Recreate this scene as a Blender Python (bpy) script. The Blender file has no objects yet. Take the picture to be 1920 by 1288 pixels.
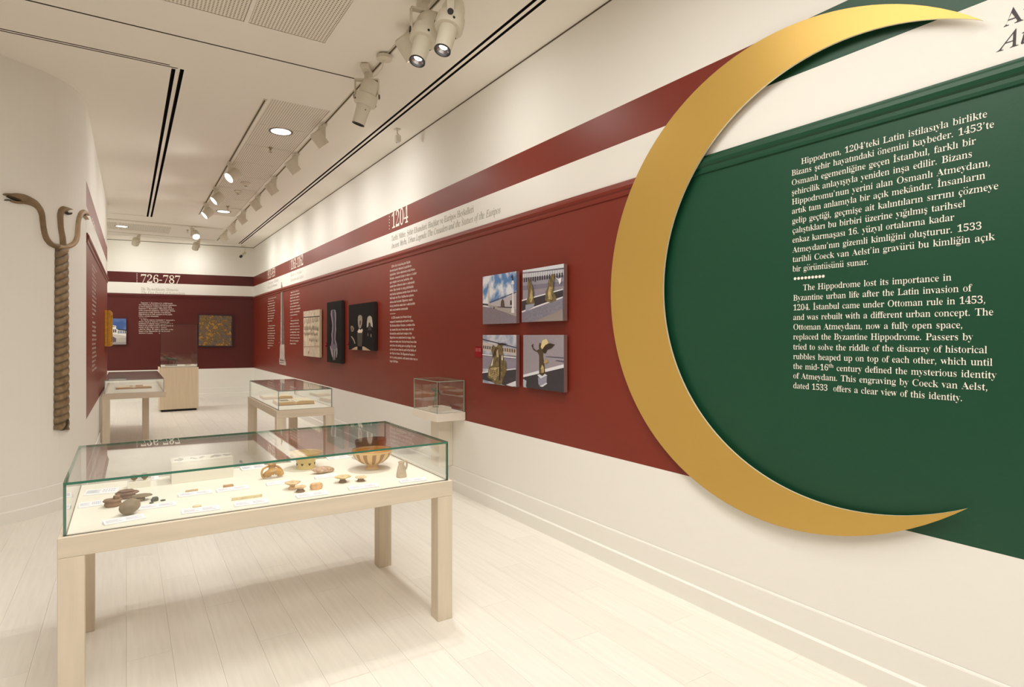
import bpy, bmesh, math, random
from mathutils import Vector, Matrix, noise
from mathutils.geometry import tessellate_polygon
R = random.Random(7)
scn = bpy.context.scene
C = scn.collection

# ---------------------------------------------------------------- camera
FPX, TH, CX, HY, EYE, W, CEIL = 1115.0, math.radians(32.96), 960.0, 630.0, 1.6, 2.862, 3.97
ct, st = math.cos(TH), math.sin(TH)
cd = bpy.data.cameras.new('camera'); cam = bpy.data.objects.new('camera', cd); C.objects.link(cam)
cam.location = (0, 0, EYE); cam.rotation_euler = (math.radians(90), 0, -TH)
cd.sensor_width = 36; cd.lens = FPX/1920*36; cd.shift_y = -14/1920; cd.clip_start = .05; cd.clip_end = 100
scn.camera = cam
# ---------------------------------------------------------------- light and exposure
scn.view_settings.view_transform = 'Standard'; scn.view_settings.look = 'None'
scn.view_settings.gamma = 1; scn.view_settings.use_curve_mapping = False
EXPO = 0.56
scn.view_settings.exposure = EXPO
wd = bpy.data.worlds.new('world'); scn.world = wd; wd.use_nodes = True
wd.node_tree.nodes['Background'].inputs[0].default_value = (1, .93, .82, 1)
wd.node_tree.nodes['Background'].inputs[1].default_value = .3
try:
    scn.cycles.use_denoising = True
    scn.cycles.max_bounces = 10; scn.cycles.diffuse_bounces = 6; scn.cycles.transparent_max_bounces = 24
    scn.cycles.sample_clamp_indirect = 6
except Exception: pass
WARM = (1, .975, .915)
def area(loc, sx, sy, power, rot=(0, 0, 0), col=WARM):
    l = bpy.data.lights.new('added_fill_light', 'AREA'); l.shape = 'RECTANGLE'; l.size = sx; l.size_y = sy
    l.energy = power; l.color = col
    o = bpy.data.objects.new('added_fill_light', l); o.location = loc; o.rotation_euler = rot; C.objects.link(o)
AREA_P = 75  # shared power of the unseen fill lights added to brighten the hall
area((.4, -1.0, 3.9), 2.0, 1.6, AREA_P*1.1)
area((.75, 1.75, 3.93), 1.7, 1.9, AREA_P*.62)  # added fill light above the big case, just above the picture
       # added fill light over the part of the hall behind the viewer
area((-2.0, 3.0, 3.9), 1.2, 2.0, AREA_P*.3)       # added fill light over the open bay to the left
area((-2.6, 15.2, 3.9), 1.6, 1.6, AREA_P*.7)         # added fill light in the recess past the left wall
SPOT_R, SPOT_L, SPOT_P, DOWN = 27, 30, 50, 85

# ---------------------------------------------------------------- materials
def lin(c):
    return tuple((v/255/12.92 if v/255 <= .04045 else ((v/255+.055)/1.055)**2.4) for v in c[:3]) + (1,)
MATS = {}
def mat(name, col, rough=.6, metal=0, noise_amt=0, scale=8, stretch=(1, 1, 1), bump=0, spec=.5, emit=0, coord='Object'):
    if name in MATS: return MATS[name]
    m = bpy.data.materials.new(name); m.use_nodes = True; nt = m.node_tree; b = nt.nodes['Principled BSDF']
    b.inputs['Base Color'].default_value = lin(col); b.inputs['Roughness'].default_value = rough
    b.inputs['Metallic'].default_value = metal; b.inputs['Specular IOR Level'].default_value = spec
    if emit:
        b.inputs['Emission Color'].default_value = lin(col); b.inputs['Emission Strength'].default_value = emit
    if noise_amt or bump:
        tc = nt.nodes.new('ShaderNodeTexCoord'); mp = nt.nodes.new('ShaderNodeMapping'); nz = nt.nodes.new('ShaderNodeTexNoise')
        mp.inputs['Scale'].default_value = stretch; nz.inputs['Scale'].default_value = scale; nz.inputs['Detail'].default_value = 5
        nt.links.new(tc.outputs[coord], mp.inputs[0]); nt.links.new(mp.outputs[0], nz.inputs[0])
        if noise_amt:
            rp = nt.nodes.new('ShaderNodeValToRGB'); c = lin(col)
            rp.color_ramp.elements[0].position = .3; rp.color_ramp.elements[1].position = .7
            rp.color_ramp.elements[0].color = tuple(v*(1-noise_amt) for v in c[:3])+(1,)
            rp.color_ramp.elements[1].color = tuple(min(1, v*(1+noise_amt)) for v in c[:3])+(1,)
            nt.links.new(nz.outputs[0], rp.inputs[0]); nt.links.new(rp.outputs[0], b.inputs['Base Color'])
        if bump:
            bp = nt.nodes.new('ShaderNodeBump'); bp.inputs['Strength'].default_value = bump; bp.inputs['Distance'].default_value = .01
            nt.links.new(nz.outputs[0], bp.inputs['Height']); nt.links.new(bp.outputs[0], b.inputs['Normal'])
    MATS[name] = m; return m
def mathn(nt, op, a, b=None, c=None):
    n = nt.nodes.new('ShaderNodeMath'); n.operation = op
    for i, v in enumerate((a, b, c)):
        if v is None: continue
        if isinstance(v, (int, float)): n.inputs[i].default_value = v
        else: nt.links.new(v, n.inputs[i])
    return n.outputs[0]
def mixc(nt, f, a, b):
    n = nt.nodes.new('ShaderNodeMix'); n.data_type = 'RGBA'; nt.links.new(f, n.inputs[0])
    for v, i in ((a, 6), (b, 7)):
        if isinstance(v, tuple): n.inputs[i].default_value = v
        else: nt.links.new(v, n.inputs[i])
    return n.outputs[2]
RED, GREEN, WHITE = (122, 42, 27), (20, 70, 47), (236, 234, 227)
B0, B1, B2, B3 = .75, 2.658, 2.93, 3.188           # heights of the painted bands
GC, GR = (1.66, 1.893), 1.19                       # the green field ends in an arc under the crescent
def wall_mat(name, mode):
    m = bpy.data.materials.new(name); m.use_nodes = True; nt = m.node_tree; b = nt.nodes['Principled BSDF']
    g = nt.nodes.new('ShaderNodeNewGeometry'); s = nt.nodes.new('ShaderNodeSeparateXYZ'); nt.links.new(g.outputs['Position'], s.inputs[0])
    x, y, z = s.outputs
    band = mathn(nt, 'ADD', mathn(nt, 'MULTIPLY', mathn(nt, 'GREATER_THAN', z, B0), mathn(nt, 'LESS_THAN', z, B1)),
                 mathn(nt, 'MULTIPLY', mathn(nt, 'GREATER_THAN', z, B2), mathn(nt, 'LESS_THAN', z, B3)))
    if mode == 'left': band = mathn(nt, 'MULTIPLY', band, mathn(nt, 'GREATER_THAN', y, 7.46))
    paint = lin(RED if mode != 'back' else (84, 21, 17))  # back wall's red darkened to stand for the dimmer light there
    if mode == 'right':
        d2 = mathn(nt, 'ADD', mathn(nt, 'POWER', mathn(nt, 'SUBTRACT', y, GC[0]), 2.0), mathn(nt, 'POWER', mathn(nt, 'SUBTRACT', z, GC[1]), 2.0))
        gm = mathn(nt, 'MAXIMUM', mathn(nt, 'LESS_THAN', d2, GR*GR), mathn(nt, 'LESS_THAN', y, GC[0]))
        paint = mixc(nt, gm, lin(RED), lin(GREEN))
    nz = nt.nodes.new('ShaderNodeTexNoise'); nz.inputs['Scale'].default_value = 120; nz.inputs['Detail'].default_value = 3
    nt.links.new(g.outputs['Position'], nz.inputs[0])
    bp = nt.nodes.new('ShaderNodeBump'); bp.inputs['Strength'].default_value = .06; bp.inputs['Distance'].default_value = .004
    nt.links.new(nz.outputs[0], bp.inputs['Height']); nt.links.new(bp.outputs[0], b.inputs['Normal'])
    nt.links.new(mixc(nt, band, lin(WHITE), paint), b.inputs['Base Color'])
    nt.links.new(mathn(nt, 'SUBTRACT', .7, mathn(nt, 'MULTIPLY', band, .28)), b.inputs['Roughness'])
    b.inputs['Specular IOR Level'].default_value = .4
    return m
M_right, M_left, M_back = wall_mat('paint_right', 'right'), wall_mat('paint_left', 'left'), wall_mat('paint_back_dimmed', 'back')
M_white = mat('white_paint', WHITE, .7)
M_ceil = mat('ceiling_paint', (240, 236, 226), .8)
M_slot = mat('black_slot', (12, 11, 10), .8)
M_groove = mat('dark_groove', (92, 82, 62), .8)  # dark brown of ceiling grooves, track channels and wall-top strips
def wood(name, col, grain, dark=.9):
    m = bpy.data.materials.new(name); m.use_nodes = True; nt = m.node_tree; b = nt.nodes['Principled BSDF']
    tc = nt.nodes.new('ShaderNodeTexCoord'); mp = nt.nodes.new('ShaderNodeMapping'); mp.inputs['Scale'].default_value = grain
    nt.links.new(tc.outputs['Object'], mp.inputs[0])
    nz = nt.nodes.new('ShaderNodeTexNoise'); nz.inputs['Scale'].default_value = 3; nz.inputs['Detail'].default_value = 7; nt.links.new(mp.outputs[0], nz.inputs[0])
    oi = nt.nodes.new('ShaderNodeObjectInfo')
    v = mathn(nt, 'ADD', nz.outputs[0], mathn(nt, 'MULTIPLY', mathn(nt, 'SUBTRACT', oi.outputs['Random'], .5), .25))
    rp = nt.nodes.new('ShaderNodeValToRGB'); c = lin(col)
    rp.color_ramp.elements[0].position = .25; rp.color_ramp.elements[1].position = .75
    rp.color_ramp.elements[0].color = tuple(k*dark for k in c[:3])+(1,); rp.color_ramp.elements[1].color = tuple(min(1, k*1.03) for k in c[:3])+(1,)
    nt.links.new(v, rp.inputs[0]); nt.links.new(rp.outputs[0], b.inputs['Base Color']); return m, b
M_wood, _b = wood('limed_maple', (224, 211, 190), (9, 9, .7)); _b.inputs['Roughness'].default_value = .5
M_woodp, _b = wood('tan_maple', (218, 200, 172), (9, 9, .5)); _b.inputs['Roughness'].default_value = .5
M_woodh, _b = wood('limed_maple_rail', (224, 211, 190), (.7, 9, 9)); _b.inputs['Roughness'].default_value = .5
M_red2 = mat('rear_hall_paint', (120, 84, 74), .7)
M_floor, _b = wood('white_floor_board', (236, 232, 223), (14, .8, 1), .93); _b.inputs['Roughness'].default_value = .33; _b.inputs['Specular IOR Level'].default_value = .45
M_gap = mat('floor_joint', (216, 209, 195), .8)
M_deck = mat('cream_board', (234, 229, 215), .7)
M_card = mat('white_card', (244, 243, 246), .6)
M_cardink = mat('card_ink', (178, 178, 196), .7)
M_black = mat('black_plinth', (22, 18, 15), .6)
M_gold = mat('gold_sheet', (200, 163, 82), .36, .4, 0, spec=.5)
M_goldedge = mat('gold_edge_highlight', (236, 226, 196), .4, .1)  # edge highlight put into the colour, paler than the sheet
M_lamp = mat('lamp_housing', (214, 208, 190), .5)
M_lampdark = mat('lamp_black', (24, 22, 20), .4)
M_chrome = mat('reflector', (205, 205, 215), .2, .9)
M_trackm = mat('light_track_metal', (150, 138, 112), .5)
M_text = mat('white_lettering', (242, 234, 222), .6)
M_ink = mat('grey_lettering', (150, 144, 130), .7)
M_ink2 = mat('dark_lettering', (70, 68, 70), .7)
def emis(name, col, s):
    m = bpy.data.materials.new(name); m.use_nodes = True; b = m.node_tree.nodes['Principled BSDF']
    b.inputs['Base Color'].default_value = lin(col); b.inputs['Emission Color'].default_value = lin(col); b.inputs['Emission Strength'].default_value = s; return m
M_glow = emis('lit_lens', (255, 250, 240), 6)
M_down = emis('lit_downlight', (236, 250, 250), 1.6)
def glass():
    m = bpy.data.materials.new('clear_glass'); m.use_nodes = True; nt = m.node_tree; nt.nodes.clear()
    out = nt.nodes.new('ShaderNodeOutputMaterial'); mx = nt.nodes.new('ShaderNodeMixShader'); tr = nt.nodes.new('ShaderNodeBsdfTransparent')
    gl = nt.nodes.new('ShaderNodeBsdfGlossy'); fr = nt.nodes.new('ShaderNodeFresnel'); g = nt.nodes.new('ShaderNodeNewGeometry')
    tr.inputs[0].default_value = (.988, .995, .992, 1); gl.inputs['Roughness'].default_value = 0; gl.inputs[0].default_value = (1, 1, 1, 1)
    ior = mathn(nt, 'ADD', 1.52, mathn(nt, 'MULTIPLY', g.outputs['Backfacing'], 1/1.52-1.52)); nt.links.new(ior, fr.inputs[0])
    nt.links.new(fr.outputs[0], mx.inputs[0]); nt.links.new(tr.outputs[0], mx.inputs[1]); nt.links.new(gl.outputs[0], mx.inputs[2]); nt.links.new(mx.outputs[0], out.inputs[0])
    return m
M_glass = glass()
M_edge = mat('green_glass_edge', (40, 112, 88), .15, spec=.8)
M_edge2 = mat('grey_glass_edge', (120, 138, 128), .15, spec=.8)
def perf():
    m = bpy.data.materials.new('perforated_board'); m.use_nodes = True; nt = m.node_tree; b = nt.nodes['Principled BSDF']
    g = nt.nodes.new('ShaderNodeNewGeometry'); s = nt.nodes.new('ShaderNodeSeparateXYZ'); nt.links.new(g.outputs['Position'], s.inputs[0])
    P = .0245
    def cell(v): return mathn(nt, 'POWER', mathn(nt, 'SUBTRACT', mathn(nt, 'FRACT', mathn(nt, 'DIVIDE', mathn(nt, 'ADD', v, 10.0), P)), .5), 2.0)
    d = mathn(nt, 'LESS_THAN', mathn(nt, 'ADD', cell(s.outputs[0]), cell(s.outputs[1])), .075)
    nt.links.new(mixc(nt, d, lin((236, 231, 219)), lin((140, 128, 106))), b.inputs['Base Color']); b.inputs['Roughness'].default_value = .8
    return m
M_perf = perf()

# ---------------------------------------------------------------- object helpers
def tag(o, label=None, cat=None, group=None, kind=None):
    if label: o['label'] = label
    if cat: o['category'] = cat
    if group: o['group'] = group
    if kind: o['kind'] = kind
    return o
def empty(name, loc=(0, 0, 0), label=None, cat=None, group=None, rz=0):
    o = bpy.data.objects.new(name, None); C.objects.link(o); o.location = loc; o.rotation_euler = (0, 0, rz); o.empty_display_size = .05
    return tag(o, label, cat, group)
class MB:
    def __init__(s): s.v = []; s.f = []; s.m = []
    def add(s, vs, fs, mi=0):
        n = len(s.v); s.v += [tuple(v) for v in vs]; s.f += [tuple(n+i for i in f) for f in fs]; s.m += [mi]*len(fs); return s
    def box(s, a, b, mi=0):
        x0, y0, z0 = a; x1, y1, z1 = b
        return s.add([(x0, y0, z0), (x1, y0, z0), (x1, y1, z0), (x0, y1, z0), (x0, y0, z1), (x1, y0, z1), (x1, y1, z1), (x0, y1, z1)],
                     [(0, 3, 2, 1), (4, 5, 6, 7), (0, 1, 5, 4), (1, 2, 6, 5), (2, 3, 7, 6), (3, 0, 4, 7)], mi)
    def lathe(s, prof, n=24, mi=0, loc=(0, 0, 0), M=None, cap=True):
        vs = []; fs = []
        for r, z in prof:
            for k in range(n):
                a = 2*math.pi*k/n; p = Vector((r*math.cos(a), r*math.sin(a), z))
                if M: p = M @ p
                vs.append((p[0]+loc[0], p[1]+loc[1], p[2]+loc[2]))
        for i in range(len(prof)-1):
            for k in range(n):
                a, b = i*n+k, i*n+(k+1) % n; fs.append((a, b, b+n, a+n))
        if cap:
            fs.append(tuple(range(n-1, -1, -1))); fs.append(tuple(range((len(prof)-1)*n, len(prof)*n)))
        return s.add(vs, fs, mi)
    def tube(s, pts, rad, n=8, mi=0, flat=1.0):
        vs = []; fs = []; pts = [Vector(p) for p in pts]; up = None
        for i, p in enumerate(pts):
            t = (pts[min(i+1, len(pts)-1)]-pts[max(i-1, 0)]).normalized()
            if up is None: up = t.orthogonal().normalized()
            up = (up-t*up.dot(t)).normalized(); q = t.cross(up); r = rad[i] if isinstance(rad, (list, tuple)) else rad
            for k in range(n):
                a = 2*math.pi*k/n; vs.append(p+up*math.cos(a)*r+q*math.sin(a)*r*flat)
        for i in range(len(pts)-1):
            for k in range(n):
                a, b = i*n+k, i*n+(k+1) % n; fs.append((a, b, b+n, a+n))
        fs.append(tuple(range(n-1, -1, -1))); fs.append(tuple(range((len(pts)-1)*n, len(pts)*n)))
        return s.add(vs, fs, mi)
    def build(s, name, mats, parent=None, smooth=False, bevel=0, loc=None):
        me = bpy.data.meshes.new(name); me.from_pydata(s.v, [], s.f)
        for m in (mats if isinstance(mats, (list, tuple)) else [mats]): me.materials.append(m)
        for p, mi in zip(me.polygons, s.m): p.material_index = mi
        bm = bmesh.new(); bm.from_mesh(me); bmesh.ops.recalc_face_normals(bm, faces=bm.faces)
        if bevel:
            bmesh.ops.bevel(bm, geom=[e for e in bm.edges if len(e.link_faces) == 2 and e.calc_face_angle(0) > .5], offset=bevel, segments=1, affect='EDGES', profile=.5)
        bm.to_mesh(me); bm.free()
        if smooth:
            me.polygons.foreach_set('use_smooth', [True]*len(me.polygons))
            try: me.set_sharp_from_angle(angle=math.radians(38))
            except Exception: pass
        me.update(); o = bpy.data.objects.new(name, me); C.objects.link(o)
        if parent: o.parent = parent
        if loc: o.location = loc
        return o
def box(name, a, b, m, parent=None, bevel=.0015): return MB().box(a, b).build(name, m, parent, bevel=bevel)

# ---------------------------------------------------------------- reading positions off real planes
def ray(x): u = (x-CX)/FPX; return u*ct+st, -u*st+ct
def on_z(x, y, z): d = FPX*(EYE-z)/(y-HY); a, b = ray(x); return a*d, b*d
class Plane:
    def __init__(s, p, q, flip=1):
        s.o = Vector((p[0], p[1])); s.d = (Vector((q[0], q[1]))-s.o).normalized(); s.n = Vector((-s.d.y, s.d.x))*flip
    def px(s, x, y, off=0):                    # picture point -> (along, height) on this wall
        a, b = ray(x); o = s.o+s.n*off
        det = a*(-s.d.y)+s.d.x*b; t = (o.x*(-s.d.y)+s.d.x*o.y)/det
        p = Vector((a*t, b*t)); return (p-o).dot(s.d), EYE-(y-HY)*t/FPX
    def at(s, u, z, off=0): p = s.o+s.d*u+s.n*off; return (p.x, p.y, z)
RW = Plane((W, 0), (W, -1), -1)                # along = -Y ; faces -X
BW = Plane((-.38, 17.55), (2.862, 17.15), -1)  # faces -Y
LW = Plane((-.345, 7.4), (-.29, 12.97), -1)    # faces +X
for P_, want in ((RW, (-1, 0)), (BW, (0, -1)), (LW, (1, 0))):
    if P_.n.dot(Vector(want)) < 0: P_.n = -P_.n

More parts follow.
